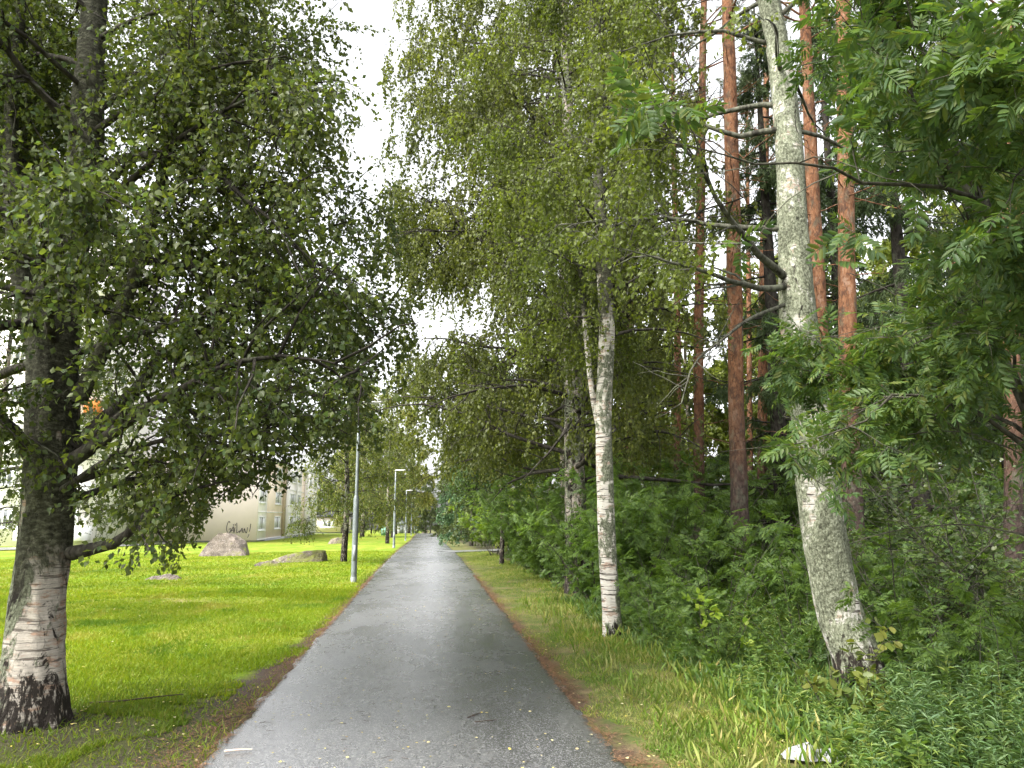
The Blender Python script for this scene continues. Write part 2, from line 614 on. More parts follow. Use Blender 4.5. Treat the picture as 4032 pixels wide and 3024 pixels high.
def rock_mat(name, a, b, moss=.2):
    m = M(name)
    c = m.ramp(m.noise(3.5, 6, .65), [(.32, a), (.66, b)])
    c = m.mix(m.math('MULTIPLY', m.band(m.noise(26, 3), .58, .66), .6), c, (.45, .42, .38))
    nz = m.n("NewGeometry").outputs["Normal"]
    sp = m.n("SeparateXYZ")
    m.set(sp.inputs[0], nz)
    mf = m.math('MULTIPLY', m.band(m.noise(2.2, 4), .62 - moss * .5, .70 - moss * .5), m.band(sp.outputs[2], .2, .8))
    c = m.mix(mf, c, (.15, .17, .03))
    return m.done(m.pbr(c, .85, .2, m.bump(m.noise(12, 6, .7), .8, .08)))


MAT['rock'] = rock_mat('rock_brown', (.075, .062, .052), (.21, .175, .15), .12)
MAT['rock_moss'] = rock_mat('rock_moss', (.06, .05, .04), (.22, .185, .14), .34)


def asphalt_mat(name='asphalt', wet=.5, tone=1.0):
    m = M(name)
    sp = m.noise(95, 3, .8)
    grit = m.vor(120, 'F1', 'Color')
    gv = m.n("SeparateColor", Color=grit).outputs[0]
    big = m.noise((.75, .30, 1), 5, .6, .6)
    mid = m.noise((2.6, 1.2, 1), 5, .7, .4)
    c = m.mix(m.band(sp, .34, .66), (.030 * tone, .031 * tone, .033 * tone), (.105 * tone, .106 * tone, .110 * tone))
    c = m.mix(m.math('MULTIPLY', m.band(gv, .72, .9), .65), c, (.26 * tone, .26 * tone, .25 * tone))
    c = m.mix(m.math('MULTIPLY', m.band(gv, .2, .06), .6), c, (.02, .02, .022))
    dry = m.band(m.math('ADD', m.math('MULTIPLY', big, .7), m.math('MULTIPLY', mid, .3)), .36, .64)
    c = m.mix(dry, m.mix(1.0, c, (.72, .72, .73), 'MULTIPLY'), m.mix(1.0, c, (1.15, 1.15, 1.15), 'MULTIPLY'))
    x = m.xyz()[0]
    edge = m.math('ADD', m.band(m.math('ADD', x, m.math('MULTIPLY', mid, .5)), -.85, -1.3), m.band(m.math('ADD', x, m.math('MULTIPLY', mid, .5)), 1.25, 1.65))
    c = m.mix(m.math('MULTIPLY', edge, .5), c, (.036, .038, .030))
    # fine cracks
    ck = m.n("TexVoronoi")
    ck.feature = 'DISTANCE_TO_EDGE'
    wv = m.n("MixRGB")
    wv.blend_type = 'ADD'
    wv.inputs[0].default_value = .35
    nd = m.n("TexNoise")
    m.set(nd.inputs["Vector"], m.map((2, 2, 2)))
    nd.inputs["Scale"].default_value = 1.6
    m.set(wv.inputs[1], m.map((.55, .22, 1)))
    m.set(wv.inputs[2], nd.outputs["Color"])
    m.set(ck.inputs["Vector"], wv.outputs[0])
    ck.inputs["Scale"].default_value = 1.0
    crk = m.math('MULTIPLY', m.band(ck.outputs["Distance"], .008, .002), m.band(m.noise((.5, .2, 1), 3, .6, 0, (4, 4, 0)), .58, .66))
    c = m.mix(m.math('MULTIPLY', crk, .6), c, (.02, .02, .02))
    rough = m.math('ADD', m.math('MULTIPLY', dry, .16), m.math('ADD', m.math('MULTIPLY', mid, .16), .36 - wet * .5))
    scr = m.noise((26, .9, 1), 3, .6, .3)
    h = m.math('ADD', m.math('MULTIPLY', gv, .5), m.math('MULTIPLY', sp, .8))
    h = m.math('ADD', h, m.math('MULTIPLY', m.math('MULTIPLY', m.band(scr, .64, .70), m.band(m.noise((1.2, .7, 1), 2), .50, .56)), -1.6))
    h = m.math('ADD', h, m.math('MULTIPLY', crk, -1.5))
    return m.done(m.pbr(c, rough, .55, m.bump(h, .34, .005)))


MAT['asphalt'] = asphalt_mat('asphalt', .5, 1.12)
MAT['side_asphalt'] = asphalt_mat('side_asphalt', .3, 2.6)


def ground_mat():
    m = M('ground')
    x, y, z = m.xyz()[:3]
    nz = m.noise(2.6, 5, .65)
    nb = m.noise(.35, 4, .55)
    fine = m.noise(38, 4, .7)
    xw = m.math('ADD', x, m.math('MULTIPLY', m.math('SUBTRACT', nz, .5), .9))
    # lawn
    streak = m.noise((1.3, .28, 1), 4, .6, .4)
    lawn = m.ramp(nb, [(.3, (.10, .18, .008)), (.5, (.15, .225, .010)), (.7, (.20, .235, .020))])
    lawn = m.mix(m.band(streak, .45, .62), lawn, (.23, .245, .03))
    lawn = m.mix(m.math('MULTIPLY', m.band(m.noise((30, 14, 30), 5, .75), .42, .60), .55), lawn, m.mix(1.0, lawn, (.45, .52, .4), 'MULTIPLY'))
    # worn straw-coloured stripe across the lawn
    wl_ = m.math('SUBTRACT', m.math('ADD', y, m.math('MULTIPLY', x, .75)), 12.6)
    wl_ = m.math('ABSOLUTE', m.math('ADD', wl_, m.math('MULTIPLY', m.math('SUBTRACT', nb, .5), 3.0)))
    worn = m.math('MULTIPLY', m.band(wl_, 1.1, .1), m.band(nz, .40, .62))
    worn = m.math('MULTIPLY', worn, m.band(x, -2.6, -3.6))
    lawn = m.mix(m.math('MULTIPLY', worn, .75), lawn, m.mix(fine, (.16, .11, .06), (.40, .33, .16)))
    dirt = m.mix(m.band(m.noise(55, 5, .8), .36, .64), (.014, .011, .009), (.13, .10, .085))
    ndl = m.mix(m.band(m.noise(48, 5, .8), .38, .62), (.022, .016, .012), (.14, .092, .06))
    verge = m.ramp(m.noise(2.2, 5, .65), [(.34, (.05, .075, .016)), (.5, (.09, .10, .03)), (.62, (.15, .12, .06))])
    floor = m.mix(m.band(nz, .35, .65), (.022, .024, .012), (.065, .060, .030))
    # left side
    edge = m.math('ADD', m.math('MULTIPLY', m.band(y, 11.5, 5.0), -.95), -1.55)       # x of the dirt's outer edge
    d1 = m.band(m.math('SUBTRACT', xw, edge), -.12, .12)
    dx = m.math('ADD', x, 3.1)
    dy = m.math('SUBTRACT', y, 6.75)
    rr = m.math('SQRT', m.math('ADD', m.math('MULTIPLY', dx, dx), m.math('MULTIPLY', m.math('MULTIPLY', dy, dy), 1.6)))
    d2 = m.band(m.math('ADD', rr, m.math('MULTIPLY', m.math('SUBTRACT', nz, .5), 1.4)), 1.05, .6)
    d1 = m.math('MAXIMUM', d1, d2)
    left = m.mix(d1, lawn, dirt)
    left = m.mix(m.math('MULTIPLY', m.band(m.math('ADD', x, m.math('MULTIPLY', nz, .35)), -1.62, -1.48), m.band(m.noise(14, 3), .3, .5)), left, ndl)
    # right side
    rn = m.band(m.math('ADD', x, m.math('MULTIPLY', m.math('SUBTRACT', nz, .5), .9)), 1.66, 1.46)
    right = m.mix(m.math('MULTIPLY', m.math('MULTIPLY', rn, m.band(m.noise((3, 1.3, 1), 4, .7), .36, .52)), m.band(y, 40, 12)), verge, ndl)
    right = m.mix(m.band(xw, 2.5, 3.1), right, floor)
    sh = m.band(m.math('ADD', rr, m.math('MULTIPLY', nz, .8)), 2.6, 1.6)  # darker soil tone near the trunk, with the crown's shade painted in
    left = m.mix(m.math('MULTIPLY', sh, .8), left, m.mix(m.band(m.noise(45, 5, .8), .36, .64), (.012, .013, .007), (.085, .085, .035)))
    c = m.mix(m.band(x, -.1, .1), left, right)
    h = m.math('ADD', m.math('MULTIPLY', fine, .6), m.noise(110, 2))
    return m.done(m.pbr(c, .9, .15, m.bump(h, .6, .02)))


MAT['ground'] = ground_mat()


# ------------------------------------------------------------------ terrain
_ZY = [-30, 25, 40, 75, 117, 170, 400]
_ZZ = [0, 0, -.12, -.68, -.92, -2.4, -6]


def zp(y):
    y = np.asarray(y, float)
    return sum(np.interp(y + d, _ZY, _ZZ) for d in (-6, -3, 0, 3, 6)) / 5


def zg(x, y):
    """height of the ground sheet"""
    x = np.asarray(x, float)
    y = np.asarray(y, float)
    p = np.stack([x * .35, y * .35, 0 * x], -1).reshape(-1, 3)
    n = (fbm(p, 3, 3)).reshape(x.shape)
    side = np.clip((np.abs(x + .07) - 1.55) / 2.0, 0, 1)
    z = zp(y) - .02 + side * (.05 * n + .03)
    z = z - .10 * np.clip((-x - 4) / 6, 0, 1) * np.clip((y - 22) / 15, 0, 1) * np.clip((70 - y) / 20, 0, 1)
    z = z + .12 * np.exp(-(((x + 3.15) / .9) ** 2 + ((y - 6.95) / .8) ** 2)) * .6          # root mound of the old birch
    z = z + .03 * np.exp(-(((x - 4.2) / .8) ** 2 + ((y - 7.6) / .8) ** 2))
    return z


xs = np.concatenate([np.linspace(-260, -40, 23), np.linspace(-39, -12, 28), np.linspace(-11.8, 9, 100), np.linspace(9.5, 40, 40), np.linspace(45, 260, 22)])
ys = np.concatenate([np.linspace(-60, 3, 16), np.linspace(3.4, 16, 66), np.linspace(16.5, 60, 64), np.linspace(61, 180, 50), np.linspace(190, 420, 20)])
gx, gy = np.meshgrid(xs, ys, indexing='ij')
gz = zg(gx, gy)
nx, ny = gx.shape
ii = (np.arange(nx - 1)[:, None] * ny + np.arange(ny - 1)[None, :]).ravel()
GF = np.stack([ii, ii + ny, ii + ny + 1, ii + 1], 1)
o = link("ground", mesh_np("ground", np.stack([gx, gy, gz], -1).reshape(-1, 3), [GF], MAT['ground'], True))
tag(o, "grassy ground with lawn beside the path and forest floor under the trees", "ground", kind="structure")

# path: crowned sheet with ragged edges that dip under the verge
py = np.concatenate([np.linspace(-12, 3, 40), np.linspace(3.05, 16, 340), np.linspace(16.1, 60, 300), np.linspace(60.5, 175, 180)])
pu = np.array([-1.04, -1.0, -.97, -.8, -.5, -.2, .1, .4, .7, .9, .97, 1.0, 1.04])
pe = np.stack([py * 2.2, py * 0, py * 0], 1)
el = .05 * fbm(pe, 4, 11) + .035 * vnoise(pe * 4, 5)
er = .055 * fbm(pe + 50, 4, 21) + .035 * vnoise(pe * 4 + 9, 6)
PX = np.where(pu[None, :] < 0, -.07 + pu[None, :] * (1.43 + el[:, None]), -.07 + pu[None, :] * (1.43 + er[:, None]))
PZ = zp(py)[:, None] + .015 * (1 - pu[None, :] ** 2) - np.where(np.abs(pu[None, :]) > 1.01, .05, 0) + .004
V = np.stack([PX, np.broadcast_to(py[:, None], PX.shape), PZ], -1).reshape(-1, 3)
n0, n1 = PX.shape
ii = (np.arange(n0 - 1)[:, None] * n1 + np.arange(n1 - 1)[None, :]).ravel()
o = link("path", mesh_np("path", V, [np.stack([ii, ii + 1, ii + n1 + 1, ii + n1], 1)], MAT['asphalt'], True))
tag(o, "straight grey damp asphalt footpath running into the distance", "path", kind="structure")


def sheet(name, pts, dz, m, label, cat, n=40):
    """strip along a centre line: pts (x, y, half width)"""
    pts = np.asarray(pts, float)
    c = resample(np.c_[pts[:, :2], pts[:, 2]], n)
    t = unit(np.gradient(c[:, :2], axis=0))
    nrm = np.stack([-t[:, 1], t[:, 0]], 1)
    us = np.linspace(-1, 1, 7)
    XY = c[:, None, :2] + us[None, :, None] * c[:, None, 2:3] * nrm[:, None, :]
    Z = zg(XY[..., 0], XY[..., 1]) + dz
    V = np.concatenate([XY, Z[..., None]], -1).reshape(-1, 3)
    ii = (np.arange(n - 1)[:, None] * 7 + np.arange(6)[None, :]).ravel()
    o = link(name, mesh_np(name, V, [np.stack([ii, ii + 1, ii + 8, ii + 7], 1)], m, True))
    return tag(o, label, cat, kind="structure")


sheet("side_path", [(.9, 40.2, 1.5), (2.2, 40.6, 1.1), (4, 41.2, 1.0), (9, 43, 1.0), (16, 46, 1.0)], .05, MAT['side_asphalt'], "pale side path branching off towards the forest", "path")
sheet("road", [(-60, 44, 5), (-34, 47, 5), (-24, 56, 2.2), (-21, 64, 1.4), (-20.5, 69, 1.2)], .05, MAT['side_asphalt'], "pale driveway behind the old birch leading to the flats", "road")


# ------------------------------------------------------------------ trees
def trunk_mesh(name, pts, rad, m, sides=20, rings=80, flare=.5, flare_h=.22, lump=.04, base=np.zeros(3), seed=1, roots=5):
    C = resample(pts, rings) - base
    rr = np.interp(np.linspace(0, 1, rings), np.linspace(0, 1, len(rad)), rad)
    th = np.arange(sides) * 2 * np.pi / sides
    z = C[:, 2] - C[0, 2]
    fl = flare * np.exp(-z / flare_h)
    lob = 1 + fl[:, None] * (.65 + .5 * np.cos(roots * th[None, :] + 1.3 * np.sin(th[None, :] * 2 + seed)))
    q = np.stack([C[:, None, 0] + np.cos(th)[None] * .5, C[:, None, 1] + np.sin(th)[None] * .5, np.broadcast_to(C[:, None, 2], (rings, sides))], -1).reshape(-1, 3)
    d = (fbm(q * np.array([3, 3, 1.2]), 3, seed) * lump * 2 + fbm(q * np.array([12, 12, 5]), 3, seed + 9) * lump).reshape(rings, sides)
    T = unit(np.gradient(C, axis=0))
    A = unit(np.cross(T, np.array([0, 1., 0])))
    B = np.cross(T, A)
    rad2 = rr[:, None] * lob * (1 + d)
    V = C[:, None, :] + rad2[..., None] * (np.cos(th)[None, :, None] * A[:, None, :] - np.sin(th)[None, :, None] * B[:, None, :])
    i = np.arange(rings - 1)[:, None] * sides
    s = np.arange(sides)[None, :]
    s2 = (s + 1) % sides
    F = np.stack([i + s, i + s2, i + sides + s2, i + sides + s], -1).reshape(-1, 4)
    return mesh_np(name, V.reshape(-1, 3), [F], m, True)


def leaf_frames(n, tan, rng, down=.6, spread=.8, flat=.0):
    ax = unit(tan * .5 + rng.normal(0, 1, (n, 3)) * spread - UP * down)
    nr = unit(rng.normal(0, 1, (n, 3)) + UP * flat)
    return ax, nr


CAMP = np.array([0, 0, 1.7])


def split_near(root, name, tmpl, m, pos, ax, nr, sz, count, base):
    """the leaves that show largest become objects of their own; returns the mask of the rest"""
    v = pos + base - CAMP
    fw = np.array([math.sin(R(6.166)) * math.cos(R(9.69)), math.cos(R(6.166)) * math.cos(R(9.69)), math.sin(R(9.69))])
    c = (v @ fw) / np.linalg.norm(v, axis=1)
    score = np.where(c > .80, sz / np.linalg.norm(v, axis=1), -1)
    pick = np.argsort(-score)[:count]
    mes = [mesh_np(name, t_[0], [t_[1]], m) for t_ in (tmpl if isinstance(tmpl, list) else [tmpl])]
    a = unit(ax[pick])
    x = unit(np.cross(a, nr[pick]))
    z = np.cross(x, a)
    for k, i in enumerate(pick):
        ob = bpy.data.objects.new(name, mes[k % len(mes)])
        ob.parent = root
        s = sz[i]
        ob.matrix_local = Matrix(((x[k, 0] * s, a[k, 0] * s, z[k, 0] * s, pos[i, 0]), (x[k, 1] * s, a[k, 1] * s, z[k, 1] * s, pos[i, 1]),
                                  (x[k, 2] * s, a[k, 2] * s, z[k, 2] * s, pos[i, 2]), (0, 0, 0, 1)))
        COL.objects.link(ob)
    rest = np.ones(len(pos), bool)
    rest[pick] = False
    return rest


def broadleaf(name, label, cat, base, trunk, rad, bark, leafm, seed, limbs=(), n1=30, h0=.25, len1=(3.0, 1.2), elev=(25, 55), droop1=.06,
              n2=9, len2=.38, droop2=.10, n3=7, len3=(.3, .7), weep=.35, nleaf=14, size=(.04, .055), tmpl=LEAF4, keep=None, limbm='limb',
              down=.6, flat=0.0, spread=.8, flare=.5, sides=14, rings=50, lump=.03, group=None, near=0, near_tmpl=None, stems=(), az=None, r1=.5, n2limb=1.6, twig_r=.0022):
    rng = np.random.default_rng(seed)
    base = np.asarray(base, float)
    root = thing(name, label, cat, base, 0, group)
    trunk = np.asarray(trunk, float)
    tm = link("trunk", trunk_mesh("trunk", trunk, rad, bark, sides, rings, flare, .22, lump, base, seed), root)
    for pts, r0, r1_ in stems:
        C = resample(pts, 24)[None]
        Vt, Ft = tubes(C - base, np.linspace(r0, r1_, 24)[None], 10)
        link("stem", mesh_np("stem", Vt, [Ft], bark, True), root)
    K1 = 11
    TP = resample(trunk, 60)[None]
    P1 = np.zeros((0, K1, 3))
    R1 = np.zeros((0, K1))
    if n1:
        s = h0 + (1 - h0) * (np.arange(n1) + rng.uniform(0, 1, n1)) / n1
        pos, tan = along(TP, np.zeros(n1, int), s)
        a = np.arange(n1) * 2.399 + rng.uniform(-.5, .5, n1) if az is None else az(n1, rng)
        tt = (s - h0) / (1 - h0)
        e = np.radians(elev[0] + (elev[1] - elev[0]) * tt + rng.normal(0, 7, n1))
        d = np.stack([np.cos(a) * np.cos(e), np.sin(a) * np.cos(e), np.sin(e)], 1)
        L = (len1[0] + (len1[1] - len1[0]) * tt) * rng.uniform(.75, 1.15, n1)
        P1 = grow(pos, d, L, K1, droop1, .10, rng)
        r0 = np.interp(s, np.linspace(0, 1, len(rad)), rad) * r1 * rng.uniform(.35, .6, n1)
        R1 = np.maximum(r0[:, None] * np.linspace(1, .10, K1)[None], .004)
    wl1 = np.ones(len(P1))
    for pts, r0 in limbs:
        P1 = np.concatenate([P1, resample(pts, K1)[None] + rng.normal(0, .012, (1, K1, 3))])
        R1 = np.concatenate([R1, (r0 * np.linspace(1, .06, K1) ** 1.15)[None]])
        wl1 = np.r_[wl1, n2limb]
    for pts, r0, r1_ in stems:
        P1 = np.concatenate([P1, resample(pts, K1)[None]])
        R1 = np.concatenate([R1, (.3 * r0 * np.linspace(1, .25, K1))[None]])
        wl1 = np.r_[wl1, n2limb * 1.4]
    N1 = len(P1)
    # secondary branches
    M2 = int(n2 * N1)
    w = np.linalg.norm(P1[:, -1] - P1[:, 0], axis=1) * wl1
    i2 = rng.choice(N1, M2, p=w / w.sum())
    s2 = rng.uniform(.18, 1, M2) ** .8
    p2, t2 = along(P1, i2, s2)
    d2 = unit(t2 * .65 + rng.normal(0, .55, (M2, 3)) + UP * .08)
    Lp = np.linalg.norm(P1[:, -1] - P1[:, 0], axis=1)[i2]
    L2 = len2 * (Lp * .5 + len1[0] * .5) * rng.uniform(.5, 1.25, M2) * (1.1 - .4 * s2)
    P2 = grow(p2, d2, L2, 6, droop2 * 1.2, .15, rng)
    r2 = np.minimum(np.interp(s2, [0, 1], [1, .4]) * R1[i2, 0] * .5, .018)
    R2 = np.maximum(r2[:, None] * np.linspace(1, .3, 6)[None], .0028)
    # twigs
    M3 = int(n3 * M2)
    i3 = rng.integers(0, M2, M3)
    p3, t3 = along(P2, i3, rng.uniform(.12, 1, M3))
    d3 = unit(t3 * .6 + rng.normal(0, .6, (M3, 3)) - UP * weep * .4)
    P3 = grow(p3, d3, rng.uniform(len3[0], len3[1], M3), 3, weep * 2.2, .16, rng)
    if keep is not None:
        ok = keep(P3[:, 1]) & keep(P3[:, 2])
        P3 = P3[ok]
        ok2 = keep(P2[:, 5])
        P2, R2 = P2[ok2], R2[ok2]
    M3 = len(P3)
    R3 = np.broadcast_to(np.linspace(1, .5, 3)[None] * twig_r, (M3, 3))
    prt = [tubes(P1 - base, R1, 7), tubes(P2 - base, R2, 3), tubes(P3 - base, R3, 3)]
    Vb, Fb = join(prt)
    tag(link("branches", mesh_np("branches", Vb, Fb, MAT[limbm], True), root), kind="stuff")
    # leaves
    ML = int(nleaf * M3)
    i4 = rng.integers(0, M3, ML)
    p4, t4 = along(P3, i4, rng.uniform(.1, 1, ML))
    p4 = p4 + rng.normal(0, .018, (ML, 3)) - base
    ax, nr = leaf_frames(ML, t4, rng, down, spread, flat)
    sz = rng.uniform(size[0], size[1], ML)
    rest = np.ones(ML, bool)
    if near:
        rest = split_near(root, "leaf", near_tmpl or tmpl, leafm, p4, ax, nr, sz, near, base)
    Vl, Fl = place(tmpl, p4[rest], ax[rest], nr[rest], sz[rest])
    cr = link("crown", mesh_np("crown", Vl, [Fl], leafm), root)
    tag(cr, kind="stuff")
    return root


# --- the old birch on the lawn
def keep_old(p):
    x, y, z = p.T
    right = np.interp(z, [1.0, 1.9, 2.4, 3.2, 5.5, 9], [-2.3, -1.45, -.45, -.25, -.28, -.6])
    n = vnoise(p * 1.3, 4)
    low = np.interp(x + .24 * np.clip(y - 6.7, -1, 3), [-3.2, -2.3, -1.96, -1.80, -1.35, -.87, -.4], [.95, 1.0, 1.30, 1.76, 1.90, 2.12, 2.35])
    return (x < right + .08 + .32 * n + .2 * vnoise(p * 3.1, 9)) & (y > 4.2) & (z > low) & (y < 11.5) & ((z < 8.5) | (np.sin(x * 91 + y * 57) > .2))


broadleaf("old_birch", "old thick birch with spreading dark leafy crown on the lawn edge", "tree", (-3.12, 6.88, .0),
          [(-3.11, 6.86, -.10), (-3.17, 6.95, .45), (-3.25, 7.08, 1.0), (-3.28, 7.15, 1.5), (-3.33, 7.2, 2.36), (-3.42, 7.25, 3.42), (-3.39, 7.3, 4.24), (-3.34, 7.35, 4.82), (-3.39, 7.4, 5.81), (-3.48, 7.5, 6.9), (-3.5, 7.6, 9), (-3.4, 7.6, 11.5)],
          [.235, .21, .20, .20, .185, .155, .13, .115, .10, .08, .05, .02], MAT['birch_old'], MAT['leaf_oldbirch'], 101,
          limbs=[([(-3.04, 7.1, 1.38), (-2.72, 6.9, 1.44), (-2.47, 6.8, 1.53), (-2.32, 6.7, 1.71), (-1.98, 6.6, 1.9), (-1.52, 6.5, 1.97)], .065),
                 ([(-3.2, 7.1, 2.08), (-2.64, 6.8, 2.41), (-2.21, 6.5, 2.61), (-1.78, 6.2, 2.79), (-1.45, 6.0, 2.87), (-1.02, 5.9, 2.9), (-.5, 5.9, 2.78)], .07),
                 ([(-3.13, 7.2, 2.32), (-2.7, 7.3, 2.8), (-2.47, 7.4, 3.22), (-2.01, 7.5, 3.57), (-1.52, 7.6, 3.8), (-.99, 7.7, 3.89), (-.4, 7.8, 3.85)], .075),
                 ([(-3.1, 7.2, 2.25), (-2.6, 7.0, 2.62), (-2.1, 6.9, 2.72), (-1.6, 6.9, 2.78), (-1.1, 7.0, 2.78), (-.75, 7.0, 2.74), (-.35, 7.0, 2.6)], .05),
                 ([(-3.43, 7.2, 2.15), (-3.55, 7.0, 2.42), (-3.69, 6.8, 2.67), (-4.03, 6.6, 2.86)], .07),
                 ([(-3.32, 7.35, 4.54), (-2.88, 7.4, 5.2), (-2.5, 7.5, 5.67), (-2.04, 7.6, 6.59)], .05),
                 ([(-3.3, 7.3, 4.2), (-2.9, 7.0, 4.6), (-2.2, 6.6, 5.0), (-1.5, 6.2, 5.2), (-.9, 6.0, 5.1)], .05),
                 ([(-3.4, 7.3, 3.4), (-2.9, 7.6, 3.9), (-2.2, 8.0, 4.4), (-1.5, 8.3, 4.8), (-.8, 8.5, 4.9)], .055),
                 ([(-3.4, 7.4, 5.6), (-2.9, 7.6, 6.1), (-2.2, 7.9, 6.6), (-1.4, 8.1, 6.8)], .045),
                 ([(-3.4, 7.3, 3.1), (-3.2, 6.6, 3.5), (-2.9, 5.9, 3.8), (-2.4, 5.3, 3.9)], .05),
                 ([(-3.1, 7.0, 1.9), (-2.6, 6.6, 2.15), (-2.0, 6.3, 2.3), (-1.4, 6.1, 2.32), (-.8, 6.0, 2.45)], .035),
                 ([(-3.1, 7.3, 2.0), (-2.5, 7.7, 2.25), (-1.9, 8.0, 2.35), (-1.3, 8.2, 2.4), (-.7, 8.3, 2.6)], .035),
                 ([(-3.3, 7.1, 1.75), (-2.9, 7.6, 2.0), (-2.4, 8.1, 2.1), (-1.8, 8.5, 2.0)], .045)],
          stems=[([(-3.14, 7.2, 2.7), (-2.75, 7.1, 3.7), (-2.52, 7.0, 4.6), (-2.4, 6.9, 5.4), (-2.1, 6.8, 6.4)], .075, .03),
                 ([(-3.5, 7.3, 2.9), (-3.95, 7.5, 4.2), (-4.25, 7.7, 5.6), (-4.4, 7.9, 7.2)], .10, .05),
                 ([(-3.45, 7.35, 2.6), (-3.9, 7.9, 4.0), (-4.5, 8.4, 5.8), (-4.9, 8.7, 7.6)], .10, .05)],
          n1=46, h0=.26, len1=(3.1, 2.7), elev=(12, 48), droop1=.05, n2=19, len2=.36, n3=10, len3=(.3, .8), weep=.20, nleaf=15, size=(.044, .064), tmpl=LEAF4, keep=keep_old,
          down=.5, sides=48, rings=240, lump=.08, flare=.55, near=300, near_tmpl=LEAF6, flat=.4, n2limb=1.7)


# --- the leaning lichen-covered birch on the right
def keep_r1(p):
    x, y, z = p.T
    h = np.abs(np.sin(p[:, 0] * 71.7 + p[:, 2] * 57.3) * 637.5) % 1
    return ((x < 2.65) | (h < .16) | (z > 8.5)) & (z > 3.6 + .25 * np.abs(x - 2)) & (y > 5.2) & (x > .9)


broadleaf("leaning_birch", "leaning birch with lichen-covered trunk beside the white cloth", "tree", (4.22, 7.45, .0),
          [(4.24, 7.42, -.12), (4.19, 7.48, .35), (4.08, 7.56, .84), (4.0, 7.6, 1.76), (3.98, 7.62, 2.72), (3.92, 7.65, 3.72), (3.95, 7.7, 4.79), (3.99, 7.75, 5.91), (3.96, 7.8, 7.09), (3.9, 7.9, 8.26), (3.8, 8, 12)],
          [.225, .215, .205, .19, .165, .145, .128, .115, .10, .08, .03], MAT['birch_lichen'], MAT['leaf_right'], 202,
          limbs=[([(3.85, 7.65, 4.17), (3.39, 7.4, 4.03), (2.87, 7.1, 4.03), (2.38, 6.9, 4.08), (1.96, 6.7, 4.12), (1.54, 6.6, 4.14)], .042),
                 ([(3.85, 7.65, 4.21), (3.41, 7.4, 4.4), (2.87, 7.0, 4.72), (2.7, 6.9, 4.96), (2.52, 6.8, 5.1), (2.11, 6.6, 5.45), (1.93, 6.5, 5.67)], .048),
                 ([(3.85, 7.7, 4.81), (3.44, 7.9, 4.9), (2.9, 8.2, 5.06), (2.16, 8.5, 5.16), (1.48, 8.8, 5.16)], .038),
                 ([(3.93, 7.75, 6.02), (3.39, 7.9, 6.01), (2.99, 8.0, 6.2), (2.5, 8.2, 6.35), (1.8, 8.2, 6.6)], .04)],
          n1=22, h0=.5, len1=(2.6, 1.8), elev=(15, 50), n2=13, len2=.30, n3=9, len3=(.25, .6), weep=.38, nleaf=12, size=(.045, .065), keep=keep_r1, limbm='limb_lichen',
          sides=40, rings=220, lump=.06, flare=.35, tmpl=LEAF4, n2limb=1.6)


def dead_branch(root, pts, r0, seed, n=14, L=.5):
    rng = np.random.default_rng(seed)
    b = np.array(root.location)
    P = resample(pts, 14)[None]
    ps, ts = along(P, np.zeros(n, int), rng.uniform(.35, 1, n))
    Q = grow(ps, ts * .6 + rng.normal(0, .6, (n, 3)), rng.uniform(.3, 1, n) * L, 6, .05, .15, rng)
    Vb, Fb = join([tubes(P - b, np.linspace(r0, r0 * .25, 14)[None], 6), tubes(Q - b, np.broadcast_to(np.linspace(r0 * .3, .002, 6)[None], (n, 6)), 3)])
    link("dead_branch", mesh_np("dead_branch", Vb, Fb, MAT['limb_lichen'], True), root)


LB = bpy.data.objects["leaning_birch"]
dead_branch(LB, [(3.82, 7.65, 3.95), (3.22, 7.3, 3.67), (2.8, 7.0, 3.37), (2.44, 6.8, 3.09), (2.27, 6.7, 2.7)], .024, 5, 20, .55)

# --- slim white birch on the forest edge
def keep_r2(p):
    x, y, z = p.T
    return (z > 3.9 + .5 * vnoise(p * .9, 2)) & (y > 9.3) & (x < 3.8 + .3 * vnoise(p, 6))


broadleaf("slim_birch", "slim white birch standing alone on the verge before the rowan thicket", "tree", (2.67, 11.3, 0),
          [(2.68, 11.3, -.1), (2.66, 11.3, .5), (2.63, 11.3, 1.12), (2.61, 11.3, 2.13), (2.61, 11.3, 3.17), (2.70, 11.35, 4.62), (2.66, 11.4, 5.99), (2.64, 11.5, 7.77), (2.62, 11.6, 9.49), (2.63, 11.7, 12.3)],
          [.135, .125, .12, .122, .122, .085, .075, .06, .045, .02], MAT['birch_slim'], MAT['leaf_right'], 303,
          stems=[([(2.58, 11.32, 2.8), (2.47, 11.4, 3.53), (2.44, 11.6, 4.3), (2.42, 11.9, 5.53), (2.4, 12.3, 7.31)], .05, .025)],
          n1=36, h0=.36, len1=(2.3, 1.7), n2=12, len2=.34, n3=9, len3=(.4, 1.0), weep=.5, nleaf=13, size=(.05, .07), keep=keep_r2, sides=28, rings=160, lump=.05, flare=.3, limbm='limb')


# --- the big weeping birch whose crown overhangs the path
def keep_w(p):
    x, y, z = p.T
    left = np.interp(z, [2.4, 3.2, 5, 9, 14, 18], [1.5, .3, -.95, -1.2, -1.1, 0.0])
    return (x > left + .35 * vnoise(p * .8, 8)) & (z > 2.6 + .5 * vnoise(p * .7, 3)) & (y > 12.2) & ((z < 15.5) | (np.sin(x * 91 + y * 57) > .3)) & (x < 5.5 + .5 * vnoise(p * .8, 12))


